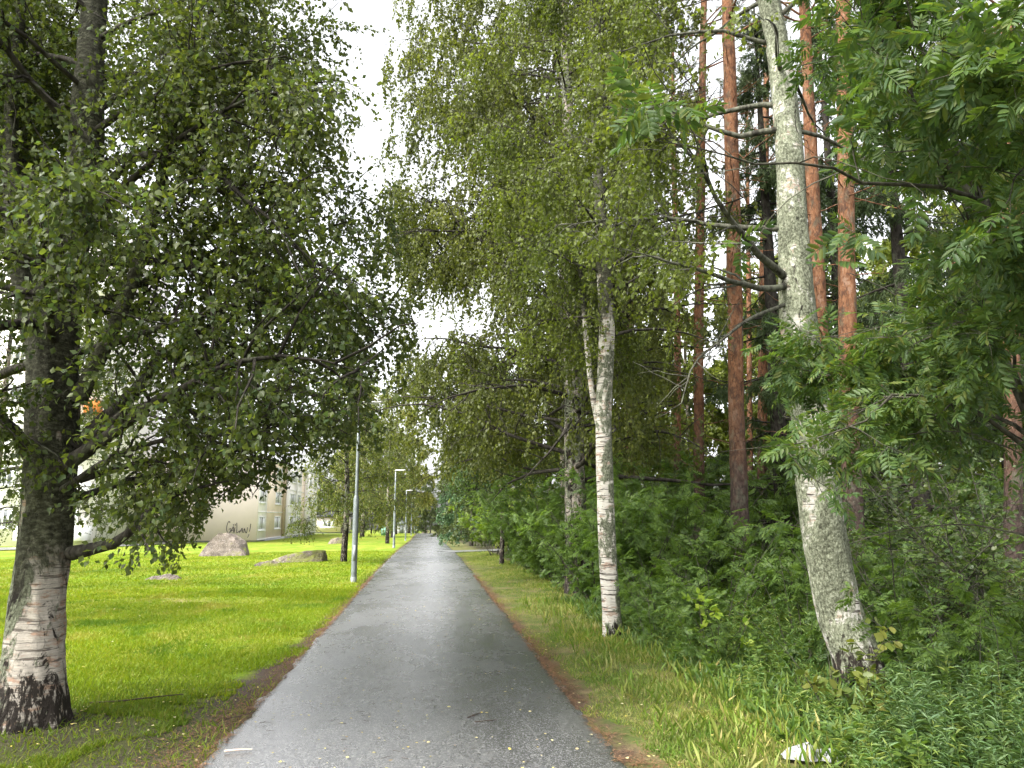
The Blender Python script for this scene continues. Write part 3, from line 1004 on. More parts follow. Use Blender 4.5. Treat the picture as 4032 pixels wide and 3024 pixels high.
broadleaf("weeping_birch", "tall weeping birch whose hanging yellow-green crown overhangs the path", "tree", (3.25, 17, 0),
          [(3.26, 17, -.1), (3.24, 17, 2.85), (3.23, 17, 6.05), (3.2, 17, 10.6), (3.1, 17, 15.6), (3.1, 17, 19)],
          [.26, .22, .19, .13, .07, .02], MAT['birch_far'], MAT['leaf_weep'], 404,
          n1=110, h0=.13, len1=(5.3, 4.1), elev=(18, 40), droop1=.06, n2=14, len2=.32, n3=8.5, len3=(.5, 1.2), weep=.5, nleaf=20, size=(.066, .098), keep=keep_w, down=1.0, flare=.3, twig_r=.0035)
broadleaf("second_weeping_birch", "second weeping birch farther along the path, half hidden by the nearer one", "tree", (4.3, 23.5, 0),
          [(4.3, 23.5, -.1), (4.2, 23.5, 5), (4.2, 23.5, 11), (4.1, 23.5, 18)],
          [.22, .18, .11, .02], MAT['birch_far'], MAT['leaf_weep'], 405,
          n1=56, h0=.14, len1=(5.8, 3.6), elev=(16, 46), droop1=.05, n2=11, len2=.34, n3=9, len3=(.6, 1.3), weep=.5, nleaf=16, size=(.085, .115), down=1.0, flare=.3, twig_r=.004, keep=lambda p: (p[:, 0] < 7.0 + .5 * vnoise(p * .8, 13)) & (p[:, 0] > -1.5) & (p[:, 2] > 2.6))


# --- rowans
def rowan(name, label, base, trunk, rad, seed, limbs, n1, h0, len1, n2, n3, size, keep, tmpl=FROND, near=0, leafm='leaf_rowan', nleaf=2.6, elev=(20, 55), group=None, cat="tree", len2=.32, n2limb=1.5, len3=(.08, .22)):
    return broadleaf(name, label, cat, base, trunk, rad, MAT['rowan_bark'], MAT[leafm], seed, limbs=limbs, n1=n1, h0=h0, len1=len1, elev=elev, droop1=.03, n2=n2, len2=len2, droop2=.02, n3=n3,
                     len3=len3, weep=.05, nleaf=nleaf, size=size, tmpl=tmpl, keep=keep, limbm='rowan_bark', down=.12, flat=1.8, spread=.75, flare=.2, sides=10, rings=30, near=near, near_tmpl=FROND_NEAR, group=group, n2limb=n2limb, twig_r=.003)


def keep_ra(p):
    x, y, z = p.T
    h = np.abs(np.sin(p[:, 0] * 91.7 + p[:, 1] * 47.3) * 437.5) % 1
    return ((x > 2.5) | ((x > 2.1) & (h < .5)) | (h < .13) | ((x < 1.15) & (h < .5))) & (z > 2.7 + .55 * np.clip(2.2 - x, 0, 2)) & (z < 7) & (np.linalg.norm(p - np.array([0, 0, 1.7]), axis=1) > 2.5) & (y > 1.9) & (x > .45)


rowan("overhanging_rowan", "rowan with long bare limb and feathery leaves reaching in overhead", (4.5, 4.9, 0),
      [(4.5, 4.9, -.1), (4.4, 4.8, 1.2), (4.15, 4.6, 2.3), (3.6, 4.3, 3.3), (3.33, 4.15, 3.7), (3.1, 4.2, 4.6), (2.9, 4.2, 6.0)],
      [.045, .038, .032, .024, .018, .012, .005], 51,
      [([(3.33, 4.15, 3.62), (3.09, 4.1, 3.64), (2.61, 4.0, 3.63), (2.15, 3.8, 3.58), (1.68, 3.6, 3.50), (1.23, 3.3, 3.42), (.74, 2.9, 3.30)], .015),
       ([(3.33, 4.15, 3.62), (3.24, 4.2, 3.86), (3.07, 4.2, 4.0), (2.68, 3.8, 4.23), (2.26, 3.5, 4.34)], .020),
       ([(3.9, 4.4, 2.8), (3.5, 3.8, 3.3), (3.0, 3.2, 3.7), (2.5, 2.7, 3.9)], .02),
       ([(3.5, 4.3, 3.4), (3.9, 4.8, 4.1), (3.9, 5.3, 4.8), (3.6, 5.7, 5.5)], .02)],
      24, .45, (1.9, 1.3), 10, 4.4, (.15, .235), keep_ra, near=300, nleaf=3.8)


def keep_rb(p):
    x, y, z = p.T
    h = np.abs(np.sin(p[:, 0] * 91.7 + p[:, 1] * 47.3) * 437.5) % 1
    return ((x > 2.3) | (h < .4)) & (z > 1.75) & (z < 3.5) & (x > 1.6 + .2 * (z < 2.2)) & (y > 3.6)


rowan("side_rowan", "low rowan spreading feathery branches across the leaning birch trunk", (4.9, 5.3, 0),
      [(4.9, 5.3, -.1), (4.75, 5.2, 1.0), (4.4, 5.05, 2.0), (4.1, 5.0, 2.8), (3.9, 5.0, 3.6)],
      [.055, .05, .042, .03, .01], 52,
      [([(4.33, 5, 2.06), (3.73, 4.9, 2.44), (3.16, 4.8, 2.51), (2.76, 4.7, 2.27), (2.23, 4.6, 2.14), (1.77, 4.5, 2.08)], .018),
       ([(4.3, 5.05, 2.2), (3.9, 5.3, 2.6), (3.4, 5.5, 2.8), (2.9, 5.6, 2.75)], .018),
       ([(4.2, 5.0, 2.5), (3.8, 4.6, 2.8), (3.4, 4.3, 2.9), (2.9, 4.2, 2.8)], .016)],
      16, .35, (1.8, 1.0), 10, 4.4, (.14, .215), keep_rb, nleaf=3.8, n2limb=1.3)


def bush(name, label, h, seed, leafm, stems=6, spread=.8, nf=90, size=(.14, .20), tmpl=FROND_LO, flat=1.8, cat="bush", loc=(0, 0, 0), group=None, down=.12, lo=.2, stem_r=.012):
    """several upright stems with fronds along them"""
    rng = np.random.default_rng(seed)
    root = thing(name, label, cat, loc, 0, group)
    a = rng.uniform(0, 6.28, stems)
    st = np.stack([np.cos(a) * .12, np.sin(a) * .12, np.full(stems, -.1)], 1) * rng.uniform(.2, 1.4, (stems, 1)) * np.array([1, 1, 0]) + np.array([0, 0, -.1])
    d = np.stack([np.cos(a) * spread, np.sin(a) * spread, np.ones(stems) * 1.6], 1)
    P = grow(st, d, h * rng.uniform(.7, 1.1, stems), 10, .02, .07, rng)
    K = max(4, int(nf / 5))
    i2 = rng.integers(0, stems, K)
    p2, t2 = along(P, i2, rng.uniform(lo, 1, K))
    Q = grow(p2, t2 * .4 + rng.normal(0, .7, (K, 3)) * np.array([1, 1, .3]), rng.uniform(.15, .42, K) * max(.5, h * .45), 5, .02, .1, rng)
    Vb, Fb = join([tubes(P, stem_r * np.broadcast_to(np.linspace(1, .25, 10)[None], (stems, 10)), 5), tubes(Q, np.broadcast_to(np.linspace(.004, .002, 5)[None], (K, 5)), 3)])
    link("stems", mesh_np("stems", Vb, Fb, MAT['rowan_bark'], True), root)
    i3 = rng.integers(0, K, nf)
    p3, t3 = along(Q, i3, rng.uniform(.2, 1, nf))
    ax, nr = leaf_frames(nf, t3, rng, down, .8, flat)
    ax[:, 2] *= .6
    Vl, Fl = place(tmpl, p3, ax, nr, rng.uniform(size[0], size[1], nf))
    tag(link("foliage", mesh_np("foliage", Vl, [Fl], MAT[leafm]), root), kind="stuff")
    return root


def zz(x, y):
    return float(zg(np.array([x]), np.array([y]))[0])


# rowan thicket along the right edge of the path
rb = [bush("rowan_bush", "rowan bush in the thicket along the right side of the path", 2.7, 61 + i, 'leaf_sapling', 12, .75, 950, (.17, .26), loc=(0, 0, 0), group="rowan thicket beside the path", lo=.12) for i in range(2)]
spots = [(3.5, 13.6, 1.0), (3.3, 15.3, 1.0), (3.4, 17.6, 1.05), (3.3, 20.2, 1.1), (3.4, 23, 1.1), (3.3, 26.5, 1.1), (3.5, 30, 1.1), (4.6, 14.5, 1.15), (4.8, 18.5, 1.2), (5.0, 22.5, 1.2), (4.9, 27, 1.2),
         (7.6, 15.6, 1.25), (6.9, 19.2, 1.35), (9.3, 17.6, 1.4), (8.6, 21.5, 1.5), (11.2, 16.8, 1.4), (10.9, 22.5, 1.6), (6.6, 24, 1.45), (13.4, 20.5, 1.6), (10.6, 13.6, 1.3), (12.8, 25, 1.7), (8.6, 27.5, 1.6)]
used = [False, False]
bush_labels = ["rowan bush beside the path, %s from the slim birch" % w for w in ("first", "second", "third", "fourth", "fifth", "sixth", "seventh")] + ["rowan bush in the rear row of the thicket, %s from the slim birch" % w for w in ("first", "second", "third", "fourth")]
bush_labels += ["light rowan bush among the pine trunks, " + w for w in ("right of the thickest pine", "behind the straight red-brown pine", "before the distant pine", "beneath the distant pine", "under the spruce behind the reddish pine", "between the spruces deep in the forest",
                "before the two thin pines", "behind the leaning birch and spruces", "at the foot of the right-hand spruce", "in front of the far light green birches", "behind the two thin pines")]
for k, (x, y, s) in enumerate(spots):
    t = rb[k % 2]
    lb = bush_labels[k]
    if not used[k % 2]:
        used[k % 2] = True
        t.location, t.rotation_euler, t.scale = (x, y, zz(x, y)), (0, 0, k * 1.3), (s, s, s)
        t["label"] = lb
    else:
        copy_tree(t, (x, y, zz(x, y)), k * 1.3, s, lb)
bush("lime_rowan_bush", "bright yellow-green rowan bush at the corner of the side path", 3.0, 66, 'leaf_lime', 10, .8, 800, (.19, .27), loc=(2.9, 34.0, -.05), lo=.3)

# saplings under the pines
rs = [bush("rowan_sapling", "rowan sapling in the undergrowth beneath the pines", 1.25, 71 + i, 'leaf_sapling', 5, .6, 150, (.14, .21), loc=(0, 0, 0), group="rowan saplings under the pines", lo=.15, stem_r=.008) for i in range(3)]
rng = np.random.default_rng(5)
sp2 = [(3.0, 10.2, .8), (3.5, 9.4, .9), (3.2, 8.7, .7), (3.9, 9.9, 1.1), (4.5, 9.2, 1.1), (3.5, 11.4, 1.2), (4.3, 11.2, 1.4), (5.2, 10.2, 1.5), (5.9, 9.3, 1.5), (5.0, 12.2, 1.6), (3.9, 12.6, 1.4), (6.3, 11.2, 1.6), (6.0, 13.0, 1.7), (7.4, 10.5, 1.6),
       (7.2, 12.6, 1.4), (5.4, 8.3, 1.1), (6.6, 8.2, 1.3), (7.8, 9.0, 1.4), (8.8, 11.0, 1.5), (8.4, 13.5, 1.5), (4.6, 6.6, 1.0), (5.3, 7.0, 1.2), (4.2, 5.7, .85), (4.9, 5.9, 1.1), (5.8, 6.3, 1.3), (4.1, 8.5, .9), (6.9, 15, 1.5), (5.2, 15.4, 1.4), (9.6, 14.5, 1.6), (10, 12, 1.5), (7.9, 17, 1.6)]
def sap_label(x, y):
    if y < 7.5:
        return "rowan sapling in the weeds nearer than the leaning birch"
    if x < 4.0:
        return "rowan sapling in front row between slim and leaning birches"
    if x > 7.0:
        return "tall rowan sapling under the pines past the leaning birch"
    return "rowan sapling under orange pines behind the front row"


ORD = "first second third fourth fifth sixth seventh eighth ninth tenth eleventh twelfth thirteenth".split()
clusters = {}
for x, y, s in sp2:
    clusters.setdefault(sap_label(x, y), []).append((x / y, x, y))
sap_names = {}
for lb, mem in clusters.items():
    for w, (_, x, y) in zip(ORD, sorted(mem)):
        sap_names[(x, y)] = lb + ", " + w + " from left"
used = [False] * 3
for k, (x, y, s) in enumerate(sp2):
    t = rs[k % 3]
    if not used[k % 3]:
        used[k % 3] = True
        t.location, t.rotation_euler, t.scale = (x, y, zz(x, y)), (0, 0, k * 1.7), (s, s, s)
        t["label"] = sap_names[(x, y)]
    else:
        copy_tree(t, (x, y, zz(x, y)), k * 1.7, s, sap_names[(x, y)])
bush("lime_sapling", "pale lime-green broad-leaved sapling between the two white birches", .85, 81, 'leaf_lime', 5, .5, 110, (.06, .10), ROUND, 1.2, "sapling", (3.3, 8.6, zz(3.3, 8.6)), lo=.4, stem_r=.006)
bush("broadleaf_sapling", "light green broad-leaved sapling in front of the leaning birch", .95, 82, 'leaf_young', 6, .55, 150, (.07, .11), ROUND, 1.2, "sapling", (3.45, 6.35, zz(3.45, 6.35)), lo=.2, stem_r=.006)
bush("leafy_shrub", "tall round-leaved shrub behind the rowan leaves by the forest", 3.3, 83, 'leaf_shrub', 10, .7, 2600, (.045, .07), ROUND, 1.6, "shrub", (6.2, 7.6, 0), lo=.15)
bush("low_leafy_shrub", "grey-green round-leaved shrub low beside the leaning birch", 2.4, 84, 'leaf_shrub', 9, .9, 1500, (.05, .07), ROUND, 1.6, "shrub", (5.6, 8.9, 0), lo=.1)


# --- pines
def pine(name, label, pts, r0, seed, crown_h, top, nb=10, group="pines in the forest"):
    rng = np.random.default_rng(seed)
    pts = np.asarray(pts, float)
    d = unit(pts[-1] - pts[0])
    b = pts[0] - d * ((pts[0][2] + .1) / d[2])
    tp = pts[-1] + d * ((top - pts[-1][2]) / d[2])
    allp = np.vstack([b, pts, tp])
    base = np.array([b[0], b[1], 0])
    root = thing(name, label, "tree", base, 0, group)
    link("trunk", trunk_mesh("trunk", allp, [r0 * 1.05, r0 * .92, r0 * .85, r0 * .78, r0 * .62, .05], MAT['pine'], 14, 120, .25, .2, .09, base, seed), root)
    T = resample(allp, 40)[None]
    # dead and living branches
    n = nb * 3
    s = rng.uniform(.16, .62, n)
    p, t = along(T, np.zeros(n, int), s)
    a = rng.uniform(0, 6.28, n)
    P = grow(p, np.stack([np.cos(a), np.sin(a), rng.uniform(-.1, .5, n)], 1), rng.uniform(.3, 1.5, n), 7, .01, .14, rng)
    m = n * 3
    i = rng.integers(0, n, m)
    p, t = along(P, i, rng.uniform(.3, 1, m))
    Q = grow(p, t * .5 + rng.normal(0, .6, (m, 3)), rng.uniform(.1, .4, m), 5, .02, .2, rng)
    n2 = 34
    s = rng.uniform(crown_h / top, .99, n2)
    p, t = along(T, np.zeros(n2, int), s)
    a = rng.uniform(0, 6.28, n2)
    C = grow(p, np.stack([np.cos(a), np.sin(a), rng.uniform(.1, .8, n2)], 1), rng.uniform(1.0, 2.4, n2) * (1.25 - .6 * s), 8, -.02, .12, rng)
    m2 = n2 * 9
    i = rng.integers(0, n2, m2)
    p, t = along(C, i, rng.uniform(.3, 1, m2))
    D = grow(p, t * .6 + rng.normal(0, .5, (m2, 3)) + UP * .2, rng.uniform(.15, .45, m2), 4, -.03, .1, rng)
    pp = [tubes(P - base, np.broadcast_to(np.linspace(.014, .005, 7)[None], (n, 7)), 4), tubes(Q - base, np.broadcast_to(np.linspace(.005, .002, 5)[None], (m, 5)), 3),
          tubes(C - base, np.broadcast_to(np.linspace(.03, .008, 8)[None], (n2, 8)), 4), tubes(D - base, np.broadcast_to(np.linspace(.006, .003, 4)[None], (m2, 4)), 3)]
    Vb, Fb = join(pp)
    tag(link("branches", mesh_np("branches", Vb, Fb, MAT['pine'], True), root), kind="stuff")
    nn = m2 * 34
    i = rng.integers(0, m2, nn)
    p, t = along(D, i, rng.uniform(.2, 1, nn))
    Vl, Fl = place(NEEDLE, p - base, unit(t * .8 + rng.normal(0, .6, (nn, 3))), rng.normal(0, 1, (nn, 3)), rng.uniform(.11, .15, nn))
    tag(link("crown", mesh_np("crown", Vl, [Fl], MAT['needle_pine']), root), kind="stuff")
    return root


pine("pine_tree", "orange-barked pine farthest left in the forest, behind the slim birch", [(6.58, 25, .71), (6.78, 25, 8.15), (6.93, 25, 14.95)], .14, 11, 10, 19)
pine("pine_tree", "thin pine with many dead twigs second from the slim birch", [(8.15, 25, .7), (8.43, 25, 8.19), (8.54, 25, 15)], .13, 12, 10, 19, 16)
pine("pine_tree", "straight red-brown pine midway between the slim and leaning birches", [(6.23, 17.5, .79), (6.44, 17.5, 6.26), (6.94, 17.5, 15)], .135, 13, 11, 18)
pine("pine_tree", "thickest orange pine standing clear before the dark spruce", [(5.77, 14, .3), (5.82, 14, 3.55), (5.97, 14, 8.24), (6.07, 14, 12.38)], .165, 14, 11.5, 18)
pine("pine_tree", "very thin far pine just right of the thickest orange pine", [(12.82, 30, 1.03), (13.2, 30, 9.58), (13.57, 30, 17.9)], .12, 15, 13, 20)
pine("pine_tree", "distant pine seen against the dark spruce", [(9.28, 21, 1.23), (9.77, 21, 8.64), (10.19, 21, 14.6)], .15, 16, 11, 18)
pine("pine_tree", "bright orange pine directly behind the leaning birch trunk", [(6.64, 12.5, .66), (6.81, 12.5, 5.02), (6.84, 12.5, 7.17), (6.91, 12.5, 10.38)], .13, 17, 10.5, 17)
pine("pine_tree", "flaky reddish pine close to the right of the leaning birch", [(6.58, 11.5, .74), (6.64, 11.5, 3.25), (6.83, 11.5, 6.35), (7.07, 11.5, 10.18)], .155, 18, 9.5, 17)
pine("pine_tree", "pine at the far right edge half hidden by leaves", [(8.81, 11, 1.1), (9.2, 11, 4.71), (9.53, 11, 7.89)], .13, 19, 9, 16)


def spruce_data(name, h, rb_, seed, nb=110, per=26, mat='needle'):
    rng = np.random.default_rng(seed)
    root = thing(name, None, "tree")
    link("trunk", trunk_mesh("trunk", [(0, 0, -.1), (0, 0, h * .5), (0, 0, h)], [h * .016, h * .010, .02], MAT['limb'], 8, 20, .2), root)
    s = rng.uniform(.04, .98, nb)
    a = np.arange(nb) * 2.399
    L = rb_ * (1 - s) ** .85 * rng.uniform(.8, 1.15, nb) + .25
    P = grow(np.stack([0 * s, 0 * s, s * h], 1), np.stack([np.cos(a), np.sin(a), rng.uniform(-.25, .1, nb)], 1), L, 7, .03, .05, rng)
    P[:, -2:, 2] += .06 * L[:, None]
    m = nb * per
    i = rng.integers(0, nb, m)
    p, t = along(P, i, rng.uniform(.12, 1, m))
    D = grow(p, t * .5 + rng.normal(0, .5, (m, 3)) * np.array([1, 1, .3]) - UP * .3, rng.uniform(.2, .6, m), 4, .35, .08, rng)
    Vb, Fb = join([tubes(P, np.broadcast_to(np.linspace(.03, .006, 7)[None], (nb, 7)), 4)])
    tag(link("branches", mesh_np("branches", Vb, Fb, MAT['limb'], True), root), kind="stuff")
    nn = m * 14
    i = rng.integers(0, m, nn)
    p, t = along(D, i, rng.uniform(0, 1, nn))
    Vl, Fl = place(LANCE, p, unit(t + rng.normal(0, .45, (nn, 3)) - UP * .2), rng.normal(0, 1, (nn, 3)), rng.uniform(.09, .17, nn))
    tag(link("crown", mesh_np("crown", Vl, [Fl], MAT[mat]), root), kind="stuff")
    return root


sp = spruce_data("spruce_tree", 15, 2.4, 31)
tag(sp, "dark spruce between the orange pines and the leaning birch", "tree", "spruces in the forest")
sp.location = (8.3, 17.5, 0)
for x, y, s, r, lb in [(9.8, 14.6, .9, 1, "dark spruce behind the flaky reddish pine"), (12.6, 15.5, 1.0, 2, "dark spruce at the right end of the forest behind the shrubs"), (11.2, 19.5, 1.1, 3, "dark spruce deep in the forest behind the round-leaved shrub"),
                       (2.6, 150, 1.0, 1, "tall dark spruce closing the view where the path ends"), (-3.5, 160, .9, 4, "dark spruce left of the vanishing point of the path"), (8, 146, 1.1, 2, "dark spruce right of the vanishing point of the path"),
                       (-.5, 172, 1.0, 5, "farthest dark spruce straight beyond the end of the path")]:
    copy_tree(sp, (x, y, zz(x, y)), r, s, lb)


# --- background broadleaf trees: a few prototypes, then copies
def proto(name, label, h, r, leafm, seed, n1=26, nleaf=9, size=(.10, .14), weep=.35, h0=.22, group=None, trunk_r=.13, n2=8, n3=6, down=.7):
    return broadleaf(name, label, "tree", (0, 0, 0), [(0, 0, -.2), (.06, 0, h * .3), (-.04, .05, h * .65), (0, 0, h)], [trunk_r, trunk_r * .8, trunk_r * .5, .02], MAT['birch_far'], MAT[leafm], seed,
                     n1=n1, h0=h0, len1=(r, r * .45), elev=(22, 55), n2=n2, len2=.36, n3=n3, len3=(.4, .9), weep=weep, nleaf=nleaf, size=size, flare=.2, group=group, sides=10, rings=30, down=down, twig_r=.005)


def put(t, x, y, rz, s, label, first=False):
    loc = (x, y, zz(x, y))
    if first:
        t.location, t.rotation_euler, t.scale = loc, (0, 0, rz), (s, s, s)
        t["label"] = label
        return t
    return copy_tree(t, loc, rz, s, label)


lawn_b = proto("young_birch", "young birch beside the nearest lamp post on the lawn", 7.6, 2.3, 'leaf_young', 501, 34, 11, (.06, .09), .3, .22)
put(lawn_b, -3.16, 30.5, .4, 1.0, "young birch with light trunk just left of the nearest lamp post", True)
put(lawn_b, -3.1, 62, 2.0, 1.25, "birch with dark trunk left of the second lamp post")
put(lawn_b, -3.9, 88, 3.1, 1.2, "birch behind the third lamp post along the lawn")
aut = proto("yellowing_birch", "", 13, 3.2, 'leaf_autumn', 502, 28, 10, (.16, .22), .4, .2, trunk_r=.2)
put(aut, -7.5, 92, 0, 1.3, "tall yellowing birch above the young birch", True)
put(aut, -4.4, 108, 1.2, 1.45, "yellowing birch above the distant lamp posts")
put(aut, -13, 122, 2.1, 1.1, "yellowing birch beyond the end of the flats")
put(aut, -2.9, 128, 3.3, 1.5, "tallest yellowing birch above the end of the path")
put(aut, -10.5, 118, 4.2, 1.4, "tall yellowing birch behind the young birch crown")
bk = proto("forest_birch", "", 12, 3.2, 'leaf_back', 503, 34, 12, (.15, .21), .4, .06, trunk_r=.14, group="light green birches deep in the forest")
fb = [(7.5, 31, 0, 1.0, "light green birch deep in the forest behind the slim birch"), (11.5, 33, 1, 1.05, "light green birch between the thin pines"), (15.5, 34, 2, 1.1, "light green birch behind the thickest pine"),
      (20, 31, 3, 1.1, "light green birch behind the dark spruce"), (25, 30, 4, 1.1, "light green birch far to the right behind the leaning birch"), (9.0, 40, 5, 1.1, "farthest light green birch in the gap between the pines"),
      (18, 22, .5, 1.0, "light green birch behind the round-leaved shrubs"), (15.5, 27, 2.5, 1.0, "light green birch behind the leaning birch trunk"), (22, 24, 1.5, 1.1, "light green birch at the right end of the forest"), (14.5, 18.5, 3.5, .9, "light green birch behind the edge pine"),
      (6.0, 38, 1.9, 1.0, "light green birch behind the aspen and the thicket"), (13, 42, .7, 1.15, "light green birch behind the white hut"), (18.5, 41, 2.9, 1.15, "tall light green birch at the back of the forest"), (25, 38, 4.4, 1.15, "light green birch at the far back right of the forest"), (30, 31, 5.2, 1.1, "outermost light green birch on the right of the forest")]
for k, a in enumerate(fb):
    put(bk, *a, k == 0)
dk = proto("alder_tree", "", 11, 3.0, 'leaf_dark', 504, 34, 12, (.13, .19), .15, .05, trunk_r=.15, group="dark alders lining the path")
da = [(4.2, 47, 0, 1.0, "dark alder on the right just past the side path"), (5.2, 57, 1.3, 1.1, "dark alder second past the side path"), (4.2, 72, 2.2, 1.1, "dark alder halfway to the end of the path on the right"), (4.6, 92, 3.3, 1.2, "dark alder near the end of the path on the right"),
      (-9, 128, 4, .9, "dark alder beyond the lawn left of the distant lamps"), (-19, 134, 5, .9, "dark alder behind the low far building"), (5, 118, 1.1, 1.2, "farthest dark alder on the right of the path"), (0.5, 141, .3, .8, "dark alder straight beyond the end of the path"), (-2.6, 146, 1.9, .9, "dark alder beyond the path end below the spruces"), (5.5, 138, 3.9, .9, "dark alder beyond the path end on its right"), (-13, 142, 4.9, 1.0, "dark alder at the back of the lawn"), (-5.5, 138, 2.7, 1.0, "dark alder behind the white shed")]
for k, a in enumerate(da):
    put(dk, *a, k == 0)
bl = proto("willow_tree", "bluish green willow on the right of the path beyond the side path", 8.0, 2.4, 'leaf_bluish', 505, 30, 10, (.11, .16), .55, .1)
put(bl, 2.9, 52, 0, 1.0, "bluish green willow on the right of the path beyond the side path", True)
put(bl, 3.6, 82, 2.0, 1.1, "far bluish green willow leaning to the path")
al = proto("aspen_tree", "", 6.5, 2.3, 'leaf_rowan', 506, 24, 9, (.08, .11), .1, .35, trunk_r=.09, down=.3)
put(al, 2.6, 27.5, .8, 1.0, "green aspen reaching over the path below the weeping birch", True)
lb5 = proto("birch_tree", "", 12, 3.0, 'leaf_oldbirch', 507, 30, 10, (.06, .085), .3, .2, trunk_r=.17)
put(lb5, -7.6, 13.5, 0, 1.0, "dark birch standing behind the old birch at the left edge", True)
put(lb5, -12.5, 24, 2.0, .8, "smaller dark birch farther back behind the old birch")
put(lb5, -8.8, 19.5, 4.0, .62, "short birch behind the crown of the old birch")

# ------------------------------------------------------------------ lamp posts
def lathe(prof, sides=14):
    prof = np.asarray(prof, float)
    th = np.arange(sides) * 2 * np.pi / sides
    V = np.stack([prof[:, None, 0] * np.cos(th), prof[:, None, 0] * np.sin(th), np.broadcast_to(prof[:, None, 1], (len(prof), sides))], -1).reshape(-1, 3)
    i = np.arange(len(prof) - 1)[:, None] * sides
    s = np.arange(sides)[None]
    s2 = (s + 1) % sides
    return V, np.stack([i + s, i + s2, i + sides + s2, i + sides + s], -1).reshape(-1, 4)


def lamp():
    t = thing("lamp_post", "", "lamp post", (0, 0, 0), 0, "lamp posts along the path")
    V, F = lathe([(.075, -.2), (.075, 1.0), (.073, 2.1), (.070, 2.16), (.05, 2.24)])
    link("lower_pole", mesh_np("lower_pole", V, [F], MAT['steel'], True), t)
    V, F = lathe([(.045, 2.2), (.042, 3.4), (.036, 4.72), (.0, 4.74)])
    link("upper_pole", mesh_np("upper_pole", V, [F], MAT['steel'], True), t)
    V, F = lathe([(.082, -.02), (.082, .12), (.076, .14)])
    link("base_collar", mesh_np("base_collar", V, [F], MAT['steel_dark'], True), t)
    box("hatch", MAT['steel_dark'], t, -.035, .035, -.08, -.07, .55, .95)
    # flat head reaching over the path
    xs_ = np.array([-.06, 0, .12, .35, .55, .62])
    w = np.array([.04, .07, .10, .12, .10, .05])
    h = np.array([.03, .055, .05, .045, .035, .02])
    P = []
    for x, a, b in zip(xs_, w, h):
        P += [(x, -a, 4.70 + x * .06), (x, a, 4.70 + x * .06), (x, a * .7, 4.70 + b + x * .06), (x, -a * .7, 4.70 + b + x * .06)]
    F = []
    for k in range(5):
        for j in range(4):
            F.append((k * 4 + j, k * 4 + (j + 1) % 4, k * 4 + 4 + (j + 1) % 4, k * 4 + 4 + j))
    F += [(3, 2, 1, 0), (20, 21, 22, 23)]
    hd = link("lamp_head", mesh_np("lamp_head", np.array(P), [np.array(F)], MAT['trim_white']), t)
    V, F = box_data(.15, .52, -.08, .08, 4.688, 4.70)
    link("lens", mesh_np("lens", V, [F], MAT['lens']), hd)
    return t


lp = lamp()
for k, (x, y, lb) in enumerate([(-1.89, 20.95, "nearest grey steel lamp post with its top hidden in birch leaves"), (-2.03, 48.6, "second lamp post along the path with flat head in view"), (-2.06, 75.2, "third lamp post along the path with flat head in view"),
                                (-2.06, 101, "fourth lamp post along the path, thin in the distance"), (-2.06, 127, "fifth lamp post along the path, just beyond the crest"), (-2.06, 153, "farthest tiny lamp post at the end of the path")]):
    if k == 0:
        lp.location = (x, y, zz(x, y))
        lp["label"] = lb
    else:
        copy_tree(lp, (x, y, zz(x, y)), 0, 1, lb)

t = thing("marker_post", "short grey marker post beside the young birch trunk", "post", (-3.55, 34.0, zz(-3.55, 34)))
V, F = lathe([(.05, -.1), (.05, .62), (.045, .66), (0, .67)], 10)
link("post", mesh_np("post", V, [F], MAT['steel'], True), t)
V, F = lathe([(.054, .45), (.054, .56)], 10)
link("band", mesh_np("band", V, [F], MAT['trim_white'], True), t)

t = thing("utility_cabinet", "small green utility cabinet at the far edge of the lawn", "cabinet", (-5.3, 100, zz(-5.3, 100)))
box("body", MAT['green_box'], t, -.5, .5, -.25, .25, 0, 1.1)
box("lid", MAT['green_box'], t, -.54, .54, -.29, .29, 1.1, 1.16)
box("door", MAT['green_box'], t, -.4, .4, -.275, -.252, .12, 1.0)


# ------------------------------------------------------------------ buildings
def window(parent, m_fr, m_gl, axis, a0, a1, z0, z1, off, mull=1):
    """axis 'x': wall faces +x at x=off, span in y; axis 'y': wall faces -y at y=off, span in x"""
    def bx(nm, m, par, u0, u1, w0, w1, d0, d1):
        if axis == 'x':
            return box(nm, m, par, off + d0, off + d1, u0, u1, w0, w1)
        return box(nm, m, par, u0, u1, off - d1, off - d0, w0, w1)
    w = bx("window", m_gl, parent, a0 + .05, a1 - .05, z0 + .05, z1 - .05, -.10, .015)
    f = .09
    V, F = [], []
    bars = [(a0, a1, z0, z0 + f), (a0, a1, z1 - f, z1), (a0, a0 + f, z0 + f, z1 - f), (a1 - f, a1, z0 + f, z1 - f)]
    for k in range(mull):
        c = a0 + (a1 - a0) * (k + 1) / (mull + 1)
        bars.append((c - f * .5, c + f * .5, z0 + f, z1 - f))
    parts = []
    for u0, u1, w0, w1 in bars:
        parts.append(box_data(off + .0, off + .05, u0, u1, w0, w1) if axis == 'x' else box_data(u0, u1, off - .05, off, w0, w1))
    Vj, Fj = join(parts)
    link("frame", mesh_np("frame", Vj, Fj, m_fr), w)
    # curtains behind the glass show as pale strips
    for c0, c1 in ((a0 + .12, a0 + .12 + (a1 - a0) * .2), (a1 - .12 - (a1 - a0) * .22, a1 - .12)):
        bx("curtain", MAT['curtain'], w, c0, c1, z0 + .1, z1 - .1, .016, .022)
    bx("sill", MAT['trim_white'], w, a0 - .15, a1 + .15, z0 - .09, z0 - .01, .0, .13)
    return w


